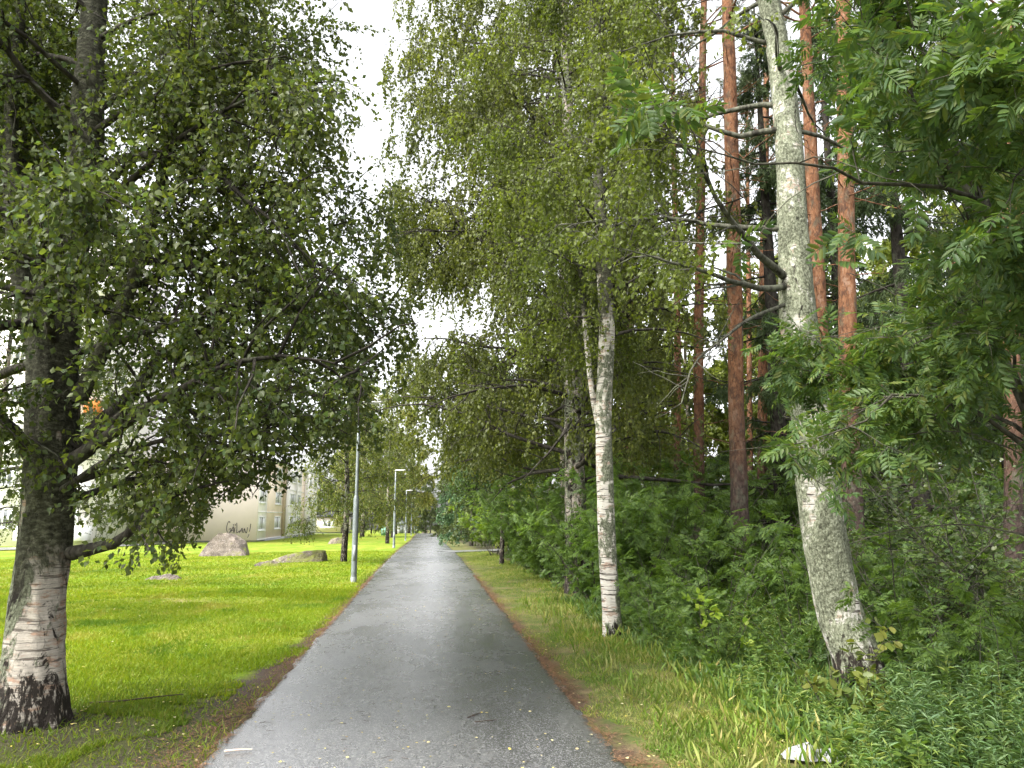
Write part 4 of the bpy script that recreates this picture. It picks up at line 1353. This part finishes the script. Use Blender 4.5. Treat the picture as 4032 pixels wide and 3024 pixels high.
B = thing("apartment_block", "low cream apartment block with graffiti on its end wall", "building", (-15, 71, -.84))
ST, NF, LEN, WID = 2.45, 3, 37.0, 13.0
HT = ST * NF + .35
box("plinth", MAT['plinth'], B, -WID + .12, -.12, .12, LEN - .12, -.6, .34)
ew = box("end_wall", MAT['pink_render'], B, -WID, 0, 0, .30, .345, HT)
box("core", MAT['white_render'], B, -WID + .05, -.45, .305, LEN, .345, HT - .01)
box("cornice", MAT['trim_white'], B, -WID - .1, .12, -.1, LEN + .1, HT, HT + .22)
box("roof", MAT['roof'], B, -WID, 0, 0, LEN, HT + .22, HT + .3)
secs = [(.305, 4.1, 0.0, 'white_render', [(.7, 3.3)]), (4.1, 13.5, -.32, 'beige', [(9.6, 12.6)]), (14.9, 19.8, .06, 'white_render', [(15.6, 19.3)]), (19.8, 23.7, .0, 'white_render', [(20.3, 23.2)]),
        (23.7, 27.9, -.3, 'beige', []), (27.9, 37.0, .05, 'white_render', [(29, 31.4), (33, 35.4)])]
for y0, y1, off, mt, wins in secs:
    pn = box("facade_panel", MAT[mt], B, -.45, off, y0 + .002, y1 - .002, .345, HT - .004)
    for fl in range(NF):
        box("string_course", MAT['trim_white'], pn, off, off + .05, y0 + .01, y1 - .01, .345 + fl * ST, .345 + fl * ST + .07)
    for fl in range(NF):
        for a0, a1 in wins:
            window(B, MAT['trim_white'], MAT['glass'], 'x', a0, a1, 1.22 + fl * ST, 2.45 + fl * ST, off + .002, 2)
box("downpipe", MAT['downpipe'], B, -.45, -.18, 13.52, 14.88, .30, HT - .01)
V, F = tubes(np.array([[(.16, 19.75, HT), (.16, 19.75, 4), (.16, 19.75, .3)]], float), np.full((1, 3), .07), 8)
link("drainpipe", mesh_np("drainpipe", V, [F], MAT['trim_white'], True), B)

# graffiti: brushed strokes, 3 mm proud of the end wall (local x, z)
STROKES = [
    [(-2.28, 1.72), (-2.34, 1.86), (-2.44, 1.78), (-2.52, 1.5), (-2.53, 1.2), (-2.46, .95), (-2.34, .82), (-2.22, .98), (-2.16, 1.22), (-2.26, 1.22), (-2.34, 1.16)],     # G
    [(-2.16, .92), (-2.02, 1.30), (-1.98, 1.42), (-1.93, 1.2), (-1.84, .88)], [(-2.14, 1.08), (-1.80, 1.10)], [(-1.98, .84), (-1.82, 1.34)],                              # A
    [(-2.0, 1.62), (-1.94, 1.50)], [(-1.84, 1.64), (-1.80, 1.50)],                                                                                                          # dots
    [(-1.70, 1.74), (-1.66, 1.3), (-1.68, .92), (-1.62, .88), (-1.42, 1.02)],                                                                                              # L
    [(-1.44, .86), (-1.30, 1.12), (-1.22, 1.28), (-1.18, 1.05), (-1.16, .88)], [(-1.46, 1.02), (-1.14, 1.04)],                                                             # A
    [(-1.06, .86), (-1.02, 1.26), (-.94, 1.02), (-.84, .84), (-.78, 1.1), (-.76, 1.34)],                                                                                   # N
    [(-.50, 1.66), (-.52, 1.3), (-.58, .98)], [(-.60, .74), (-.64, .62)], [(-.64, .58), (-.72, .46)],                                                                      # !
]
gp = []
for st in STROKES:
    P = np.array([(x, -.012, z + .15) for x, z in st], float)
    P = resample(P, 5 * len(st))[None]
    gp.append(tubes(P, np.full(P.shape[:2], .028), 5))
Vg, Fg = join(gp)
tag(link("graffiti", mesh_np("graffiti", Vg, Fg, MAT['spray']), ew), kind="stuff")

# low far building
B2 = thing("far_building", "low pale building across the far end of the lawn", "building", (-17.5, 126, zz(-17, 126)))
box("wall", MAT['pink_render'], B2, -6, 4.6, 0, 8, .25, 2.6)
box("plinth", MAT['plinth'], B2, -5.9, 4.5, .1, 7.9, -.5, .25)
box("roof", MAT['roof'], B2, -6.4, 5.0, -.4, 8.4, 2.6, 2.85)
window(B2, MAT['trim_white'], MAT['glass'], 'y', -3.5, -1.5, 1.0, 2.1, 0, 1)
window(B2, MAT['trim_white'], MAT['glass'], 'y', .8, 2.8, 1.0, 2.1, 0, 1)

# tower behind the old birch
B3 = thing("apartment_tower", "white apartment tower with red and orange balconies glimpsed behind the old birch", "building", (-29.5, 60, -.5))
box("wall", MAT['white_render'], B3, -4.8, 5.2, 0, 12, -.5, 25)
box("roof", MAT['roof'], B3, -5.0, 5.4, -.2, 12.2, 25, 25.3)
for fl in range(8):
    z = .4 + fl * 3.05
    for k, a0 in enumerate((-4.2, -1.7, 2.7)):
        window(B3, MAT['trim_white'], MAT['glass'], 'y', a0, a0 + 1.4, z + .9, z + 2.3, 0, 1)
    mt = ['trim_white', 'trim_white', 'trim_white', 'trim_white', 'red_panel', 'trim_white', 'trim_white', 'trim_white'][fl]
    box("balcony", MAT[mt], B3, .3, 2.4, -1.0, -.004, z, z + 1.05)
    box("balcony", MAT[['trim_white', 'trim_white', 'trim_white', 'orange_panel', 'trim_white', 'trim_white', 'trim_white', 'trim_white'][fl]], B3, 4.2, 5.19, -.9, -.004, z, z + 1.05)


def shed(label, loc, w, d, h, rz=0):
    s = thing("white_shed", label, "shed", loc, rz)
    box("wall", MAT['trim_white'], s, -w / 2, w / 2, 0, d, -.3, h)
    V = np.array([(-w / 2 - .12, -.15, h), (w / 2 + .12, -.15, h), (0, -.15, h + w * .32), (-w / 2 - .12, d + .15, h), (w / 2 + .12, d + .15, h), (0, d + .15, h + w * .32)])
    link("roof", mesh_np("roof", V, [np.array([[0, 1, 2], [5, 4, 3]]), np.array([[0, 2, 5, 3], [2, 1, 4, 5], [1, 0, 3, 4]])], MAT['steel']), s)
    box("door", MAT['steel_dark'], s, -.35, .35, -.03, -.003, 0, min(1.8, h - .1))
    return s


shed("white shed glimpsed at the end of the lawn beside the far lamps", (-4.2, 128, zz(-4.2, 128)), 2.0, 2.0, 1.4)
shed("white hut glimpsed through the pines in the forest", (13.6, 45, zz(13.6, 45)), 2.6, 2.4, 1.9, .2)


# ------------------------------------------------------------------ rocks
def rock(name, label, hull, loc, m, seed, rough=.10, cuts=3):
    import bmesh
    bm = bmesh.new()
    for p in hull:
        bm.verts.new(p)
    bmesh.ops.convex_hull(bm, input=bm.verts)
    bmesh.ops.triangulate(bm, faces=bm.faces)
    bmesh.ops.subdivide_edges(bm, edges=bm.edges[:], cuts=cuts, use_grid_fill=True)
    bmesh.ops.triangulate(bm, faces=bm.faces)
    bmesh.ops.subdivide_edges(bm, edges=bm.edges[:], cuts=1, use_grid_fill=True)
    bm.normal_update()
    P = np.array([v.co[:] for v in bm.verts])
    N = np.array([v.normal[:] for v in bm.verts])
    P = P + N * (fbm(P * 1.1, 4, seed) * rough + fbm(P * 5, 3, seed + 3) * rough * .35)[:, None]
    for v, p in zip(bm.verts, P):
        v.co = p
    me = bpy.data.meshes.new(name)
    bm.to_mesh(me)
    bm.free()
    me.materials.append(m)
    o = link(name, me, None, loc)
    return tag(o, label, "rock")


rock("boulder", "large brown boulder in front of the graffiti wall", [(-1.2, -.1, -.3), (1.0, -.35, -.3), (1.1, .5, -.3), (.8, 1.2, -.3), (-1.0, 1.4, -.3), (-1.0, .1, .35), (-.7, .15, .84), (-.35, .2, 1.08), (-.05, .3, 1.10), (.25, .2, .92), (.66, -.1, .50), (1.0, -.2, .02), (.85, .6, .62), (.3, .9, .92), (-.8, 1.0, .85)], (-9.5, 38.4, zz(-9.5, 38.4)), MAT['rock'], 3, .13)
rock("flat_rock", "long flat mossy rock with broken end on the lawn", [(-1.7, -.1, -.2), (-.9, -.4, -.2), (.6, -.35, -.2), (1.05, -.15, -.2), (1.25, .5, -.2), (.9, 1.2, -.2), (-.6, 1.1, -.2), (-1.4, .6, -.2), (-1.1, .1, .06), (-.5, 0, .17), (-.3, .5, .26), (.2, .1, .30), (.6, .2, .40), (.85, .1, .46), (1.08, .15, .40), (1.12, .5, .42), (.5, .9, .34)], (-5.0, 30.4, zz(-5, 30.4)), MAT['rock_moss'], 4, .11)
rock("flat_rock", "small low rock just in front of the long flat mossy rock", [(-.55, -.2, -.1), (.1, -.3, -.1), (.5, -.1, -.1), (.4, .5, -.1), (-.4, .5, -.1), (-.25, .05, .10), (.05, .0, .15), (.25, .15, .13)], (-5.5, 28.1, zz(-5.5, 28.1)), MAT['rock_moss'], 5, .07)
rock("flat_rock", "low grey rock in the grass below the old birch branch", [(-.6, -.15, -.1), (0, -.3, -.1), (.5, -.2, -.1), (.45, .5, -.1), (-.45, .5, -.1), (-.3, .05, .08), (.1, .05, .14), (.3, .15, .10)], (-7.1, 22.4, zz(-7.1, 22.4)), MAT['rock'], 6, .07)
rock("mossy_rock", "round mossy rock left of the young birch trunk", [(-.8, -.2, -.2), (0, -.5, -.2), (.8, -.2, -.2), (.8, .9, -.2), (-.8, .9, -.2), (-.5, .1, .36), (-.1, -.1, .42), (.3, .1, .46), (.5, .6, .4)], (-6.9, 62, zz(-6.9, 62)), MAT['rock_moss'], 7, .12)

# ------------------------------------------------------------------ white cloth and sticks
def cloth():
    root = thing("white_cloth", "crumpled white cloth with dark cord lying in the grass", "cloth", (2.86, 5.44, zz(2.84, 5.44) + .012), -.22)
    nu, nv = 110, 46
    u = np.linspace(0, 1, nu)
    v = np.linspace(-1, 1, nv)
    U, W = np.meshgrid(u, v, indexing='ij')
    wid = np.interp(U, [0, .10, .22, .33, .45, .6, .75, .88, 1], [.045, .10, .13, .085, .12, .13, .08, .055, .03])
    hgt = np.interp(U, [0, .08, .16, .24, .33, .42, .55, .68, .80, .9, 1], [.01, .05, .065, .105, .045, .065, .075, .06, .03, .025, .012])
    p = np.stack([U * 7.5 + W * .9, W * 1.7, 0 * U], -1).reshape(-1, 3)
    rid = 1 - np.abs(fbm(p, 2, 4)).reshape(U.shape) * 2.4
    rid2 = 1 - np.abs(fbm(p * 2.3 + 20, 2, 14)).reshape(U.shape) * 2.0
    dome = np.sqrt(np.clip(1 - W ** 2, 0, 1))
    Z = hgt * dome * (.72 + .24 * rid + .06 * rid2) + .012
    X = -.36 + .74 * U + .03 * fbm(p * .8 + 30, 3, 8).reshape(U.shape)
    Y = W * wid + .035 * np.sin(U * 8) + .02 * fbm(p + 60, 3, 9).reshape(U.shape)
    V = np.stack([X, Y, Z], -1).reshape(-1, 3)
    ii = (np.arange(nu - 1)[:, None] * nv + np.arange(nv - 1)[None]).ravel()
    link("fabric", mesh_np("fabric", V, [np.stack([ii, ii + nv, ii + nv + 1, ii + 1], 1)], MAT['cloth'], True), root)
    # cord wound once over the fabric: sits 5 mm above the sheet
    cu = np.linspace(.20, .34, 26)
    cw = np.linspace(-.85, .85, 26)
    iu = np.clip((cu * (nu - 1)).astype(int), 0, nu - 1)
    iv = np.clip(((cw + 1) / 2 * (nv - 1)).astype(int), 0, nv - 1)
    C = np.stack([X[iu, iv], Y[iu, iv], Z[iu, iv] + .006], 1)
    C = np.vstack([C, [(C[-1][0] + .10, C[-1][1] + .05, .05), (C[-1][0] + .2, C[-1][1] + .04, .06)]])
    V, F = tubes(resample(C, 50)[None], np.full((1, 50), .0035), 5)
    link("cord", mesh_np("cord", V, [F], MAT['cord'], True), root)


cloth()


def stick(name, label, pts, r, m, twigs=0, seed=0):
    rng = np.random.default_rng(seed)
    b = np.array(pts[0], float)
    P = resample(pts, 12)[None] - b
    prt = [tubes(P, (r * np.linspace(1, .5, 12))[None], 6)]
    if twigs:
        ps, ts = along(P, np.zeros(twigs, int), rng.uniform(.2, .9, twigs))
        Q = grow(ps, ts + rng.normal(0, .5, (twigs, 3)) * np.array([1, 1, .1]), rng.uniform(.03, .09, twigs), 4, 0, .1, rng)
        prt.append(tubes(Q, np.full((twigs, 4), r * .5), 4))
    Vs_, Fs_ = join(prt)
    return tag(link(name, mesh_np(name, Vs_, Fs_, m, True), None, tuple(b)), label, "stick")


pz = lambda x, y: float(zp(y)) + .019
stick("pale_stick", "short pale wooden stick at the lower left of the path", [(-1.43, 6.11, pz(0, 6.1) + .002), (-1.33, 6.12, pz(0, 6.1) + .006), (-1.24, 6.13, pz(0, 6.1) + .003)], .008, MAT['pale_stick'])
stick("twig", "dark forked twig lying on the middle of the path", [(.36, 6.85, pz(0, 6.9)), (.42, 6.92, pz(0, 6.9) + .006), (.49, 7.02, pz(0, 6.9))], .005, MAT['twig'], 5, 3)
stick("twig", "thin dark twig on the path just below the forked one", [(.42, 6.72, pz(0, 6.7)), (.5, 6.73, pz(0, 6.7) + .004), (.56, 6.75, pz(0, 6.7))], .004, MAT['twig'], 2, 4)
stick("fallen_branch", "thin dark branch lying on the grass right of the old birch roots", [(-2.95, 7.55, zz(-2.95, 7.55) + .03), (-2.7, 7.62, zz(-2.7, 7.62) + .04), (-2.45, 7.78, zz(-2.45, 7.78) + .05), (-2.25, 7.9, zz(-2.25, 7.9) + .05)], .009, MAT['twig'], 5, 6)
stick("fallen_branch", "dark twig lying across the needles at the left path edge", [(-1.75, 7.1, zz(-1.75, 7.1) + .012), (-1.6, 7.16, zz(-1.6, 7.16) + .02), (-1.46, 7.2, .03)], .006, MAT['twig'], 3, 8)

# ------------------------------------------------------------------ grass, herbs, litter
BLADE = (np.array([[-.5, 0, 0], [.5, 0, 0], [-.05, .62, .08], [.1, 1, .30]]) * np.array([.065, 1, 1]), np.array([[0, 1, 2], [2, 1, 3]]))
TRI = (np.array([[-.5, 0, 0], [.5, 0, 0], [.1, 1, .35]]) * np.array([.14, 1, 1]), np.array([[0, 1, 2]]))


def blades(name, label, xy, h, m, tmpl, seed, width=1.0, lean=.5):
    rng = np.random.default_rng(seed)
    n = len(xy)
    pos = np.c_[xy, zg(xy[:, 0], xy[:, 1]) - .004]
    ax = unit(np.c_[rng.normal(0, lean, (n, 2)), np.ones(n)])
    nr = np.c_[rng.normal(0, 1, (n, 2)), np.zeros(n)]
    tv = tmpl[0] * np.array([width, 1, 1])
    V, F = place((tv, tmpl[1]), pos, ax, nr, h)
    return tag(link(name, mesh_np(name, V, [F], m)), label, "grass", kind="stuff")


def scatter(n, x0, x1, y0, y1, seed, power=1.0):
    rng = np.random.default_rng(seed)
    x = rng.uniform(x0, x1, n)
    y = y0 + (y1 - y0) * rng.uniform(0, 1, n) ** power
    return np.c_[x, y]


def dirt_mask(xy):
    x, y = xy.T
    n = vnoise(np.c_[xy * 2.2, 0 * x], 2) * .3 + vnoise(np.c_[xy * 7, 0 * x], 4) * .15
    edge = -1.55 - .95 * np.clip((11.5 - y) / 6.5, 0, 1)
    a = x + n > edge + .04
    b = np.sqrt((x + 3.1) ** 2 + 1.6 * (y - 6.75) ** 2) + n < .82
    return a | b


xy = np.r_[scatter(330000, -12, -1.5, 5.2, 19, 1, 1.5), scatter(70000, -5.5, -1.5, 5.2, 8.6, 31, 1.0)]
xy = xy[(xy[:, 0] > -.78 * xy[:, 1] - .4)]
dm = dirt_mask(xy)
rr_ = np.random.default_rng(3).uniform(0, 1, len(xy))
xy = xy[(~dm) | (rr_ < .10)]
wn_ = np.abs(xy[:, 1] + .75 * xy[:, 0] - 12.6 + 1.5 * vnoise(np.c_[xy * .35, 0 * xy[:, 0]], 15) - .6) < .75
wn_ &= (vnoise(np.c_[xy * 2.6, 0 * xy[:, 0]], 16) > -.35) & (xy[:, 0] < -2.9)
thin = vnoise(np.c_[xy[:, 0] * .9 + xy[:, 1] * .5, xy[:, 1] * .22 - xy[:, 0] * .2, 0 * xy[:, 0]], 17) > .28
rr_ = np.random.default_rng(33).uniform(0, 1, len(xy))
xy = xy[(~wn_ | (rr_ < .30)) & (~thin | (rr_ < .75))]
hh = np.random.default_rng(4).uniform(.025, .06, len(xy)) * np.interp(xy[:, 1], [5, 20], [1, 1.25]) * (1 + .5 * np.clip(vnoise(np.c_[xy * .9, 0 * xy[:, 0]], 6), 0, 1))
shade = np.hypot(xy[:, 0] + 2.6, (xy[:, 1] - 6.6) * 1.1) + .5 * vnoise(np.c_[xy * .8, 0 * xy[:, 0]], 5) < np.random.default_rng(77).normal(1.7, .55, len(xy))  # blades near the old birch that get the shade-darkened colour
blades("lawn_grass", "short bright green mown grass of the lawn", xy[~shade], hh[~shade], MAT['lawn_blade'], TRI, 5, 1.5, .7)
blades("shade_tint_grass", "thin grass around the foot of the old birch, coloured darker as shade", xy[shade], hh[shade] * 1.1, MAT['shade_tint_blade'], TRI, 6, 1.3, .8)
xy = scatter(90000, -18, -1.6, 17, 42, 7, 1.3)
xy = xy[xy[:, 0] > -.62 * xy[:, 1]]
blades("far_lawn_grass", "short grass on the farther part of the lawn", xy, np.random.default_rng(8).uniform(.04, .075, len(xy)), MAT['lawn_blade'], TRI, 9, 3.0, .7)

# right verge
xy = scatter(88000, 1.36, 3.3, 4.6, 40, 11, 2.3)
nv_ = vnoise(np.c_[xy * 2.0, 0 * xy[:, 0]], 12) * .18 + vnoise(np.c_[xy * 6, 0 * xy[:, 0]], 13) * .1
ke = (np.hypot((xy[:, 0] - 2.84) / 2.2, xy[:, 1] - 5.42) > .18) & (xy[:, 0] + nv_ > 1.36 + np.interp(xy[:, 1], [4, 14, 40], [.22, .12, .06])) & (xy[:, 0] < 3.1)
xy = xy[ke]
tall = np.clip((xy[:, 0] - 1.6) / 1.4, 0, 1)
hh = np.random.default_rng(14).uniform(.022, .055, len(xy)) * (1 + .7 * tall) * (1 + .6 * vnoise(np.c_[xy * 1.7, 0 * xy[:, 0]], 33)) * np.interp(xy[:, 1], [5, 25], [1, 1.2])
blades("verge_grass", "tufted yellow-green grass on the right verge", xy, hh, MAT['verge_blade'], BLADE, 15, 1.25, .7)
xy = scatter(1300, 1.8, 3.1, 5.2, 16, 16, 1.4)
blades("dry_grass", "long straw-coloured stalks in the right verge", xy, np.random.default_rng(17).uniform(.10, .24, len(xy)), MAT['verge_blade'], BLADE, 18, .22, .45)
# weeds in the forest edge
xy = scatter(30000, 2.7, 9.5, 4.6, 16, 19, 1.3)
xy = xy[xy[:, 0] < .75 * xy[:, 1] + .8]
blades("forest_grass", "dark green grass under the forest edge", xy, np.random.default_rng(20).uniform(.07, .22, len(xy)), MAT['herb'], BLADE, 21, .6, .38)


def herbs(name, label, n, area, seed, hrange, leaf_len, m, per=22, tmpl=LANCE):
    rng = np.random.default_rng(seed)
    xy = np.c_[rng.uniform(area[0], area[1], n), area[2] + (area[3] - area[2]) * rng.uniform(0, 1, n) ** 1.3]
    keep_ = (xy[:, 0] + .35 * vnoise(np.c_[xy * 1.1, 0 * xy[:, 0]], seed) > 2.75) & (xy[:, 0] < .78 * xy[:, 1] + .6)
    xy = xy[keep_]
    n = len(xy)
    st = np.c_[xy, zg(xy[:, 0], xy[:, 1]) - .02]
    h = rng.uniform(*hrange, n) * np.interp(xy[:, 0], [2.6, 3.4, 6], [.45, .9, 1.2])
    h = h * (1 - .72 * np.exp(-(((xy[:, 0] - 3.7 + .35 * (7 - xy[:, 1])) / .75) ** 2)) * (xy[:, 1] < 8) * (xy[:, 1] > 5.6))
    P = grow(st, np.c_[rng.normal(0, .18, (n, 2)), np.ones(n)], h, 6, .015, .06, rng)
    Vs1, Fs1 = tubes(P, np.broadcast_to(np.linspace(.0035, .0015, 6)[None], (n, 6)), 3)
    M_ = n * per
    i = np.repeat(np.arange(n), per)
    s_ = np.tile(np.linspace(.18, 1, per), n)
    p, t = along(P, i, s_)
    a = np.tile(np.arange(per) * 2.4, n) + rng.uniform(0, 6.28, n)[i]
    ax = np.c_[np.cos(a), np.sin(a), rng.uniform(.0, 1.1, M_)]
    sz = leaf_len * (1.15 - .6 * s_) * rng.uniform(.7, 1.2, M_)
    Vl, Fl = place(tmpl, p, ax, np.tile(UP, (M_, 1)) + rng.normal(0, .3, (M_, 3)), sz)
    Vj, Fj = join([(Vs1, Fs1), (Vl, Fl)])
    return tag(link(name, mesh_np(name, Vj, Fj, MAT[m])), label, "undergrowth", kind="stuff")


herbs("willowherb_undergrowth", "mass of narrow-leaved green herbs along the forest edge", 1150, (2.6, 8.5, 4.4, 13), 41, (.3, .85), .12, 'herb', 25)
herbs("leafy_undergrowth", "low broad-leaved weeds under the saplings and birches", 1200, (2.6, 9, 4.4, 14), 43, (.2, .55), .095, 'leaf_sapling', 13, ROUND)

herbs("tall_willowherb", "tall pale green willowherb in the lower right corner", 150, (3.0, 4.9, 4.3, 6.2), 45, (.45, .8), .13, 'herb_blue', 34)
# needles, leaf litter and twigs
rng = np.random.default_rng(91)
n = 50000
side = rng.uniform(0, 1, n) < .5
y = 4.8 + 18 * rng.uniform(0, 1, n) ** 1.8
xr = 1.36 + np.abs(rng.normal(0, .15, n)) * np.interp(y, [5, 22], [1.15, .5]) - .03
xl = -1.50 - np.abs(rng.normal(0, .22, n)) * np.interp(y, [5, 12], [1.2, .4]) + .03
xy = np.c_[np.where(side, xr, xl), y]
kk = vnoise(np.c_[xy[:, 0] * 3, xy[:, 1] * 1.1, 0 * y], 71) + .5 * vnoise(np.c_[xy * 6, 0 * y], 72) > rng.uniform(-.9, .7, n)
xy, y = xy[kk], y[kk]
n = len(xy)
pos = np.c_[xy, zg(xy[:, 0], xy[:, 1]) + .008 + rng.uniform(0, .012, n) + np.where(np.abs(xy[:, 0] + .07) < 1.46, .022, 0)]
a = rng.uniform(0, 6.28, n)
V, F = place((NEEDLE[0] * np.array([1.3, 1, 1]), NEEDLE[1]), pos, np.c_[np.cos(a), np.sin(a), rng.normal(0, .12, n)], np.tile(UP, (n, 1)), rng.uniform(.03, .07, n))
tag(link("needle_litter", mesh_np("needle_litter", V, [F], MAT['pine_needles'])), "reddish brown fallen needles along both edges of the path", "litter", kind="stuff")
n = 420
xy = np.c_[rng.uniform(-1.4, 1.3, n), 4.9 + 24 * rng.uniform(0, 1, n) ** 1.9]
n2_ = 90
xy = np.r_[xy, np.c_[rng.uniform(-3.6, -1.5, n2_), rng.uniform(5.4, 8.5, n2_)], np.c_[rng.uniform(1.4, 2.8, n2_), rng.uniform(5.2, 12, n2_)], np.c_[rng.uniform(-9, -1.6, 260), 6.5 + 12 * rng.uniform(0, 1, 260) ** 1.3]]
n = len(xy)
onp = np.abs(xy[:, 0] + .07) < 1.42
z = np.where(onp, zp(xy[:, 1]) + .022 + .010 * (1 - ((xy[:, 0] + .07) / 1.43) ** 2), zg(xy[:, 0], xy[:, 1]) + .03)
a = rng.uniform(0, 6.28, n)
V, F = place(ROUND, np.c_[xy, z], np.c_[np.cos(a), np.sin(a), rng.uniform(0, .15, n)], np.tile(UP, (n, 1)) + rng.normal(0, .15, (n, 3)), rng.uniform(.014, .034, n))
tag(link("leaf_litter", mesh_np("leaf_litter", V, [F], MAT['litter'])), "small yellow fallen leaves scattered over the path and verges", "litter", kind="stuff")
n = 220
xy = np.c_[rng.uniform(-1.4, 1.3, n), 4.9 + 12 * rng.uniform(0, 1, n) ** 1.5]
a = rng.uniform(0, 6.28, n)
P = grow(np.c_[xy, zp(xy[:, 1]) + .021 + .012 * (1 - ((xy[:, 0] + .07) / 1.43) ** 2)], np.c_[np.cos(a), np.sin(a), 0 * a], rng.uniform(.02, .10, n), 4, 0, .0, rng)
V, F = tubes(P, np.full((n, 4), .0016), 3)
tag(link("twig_litter", mesh_np("twig_litter", V, [F], MAT['twig'])), "tiny dark twigs strewn on the asphalt", "litter", kind="stuff")
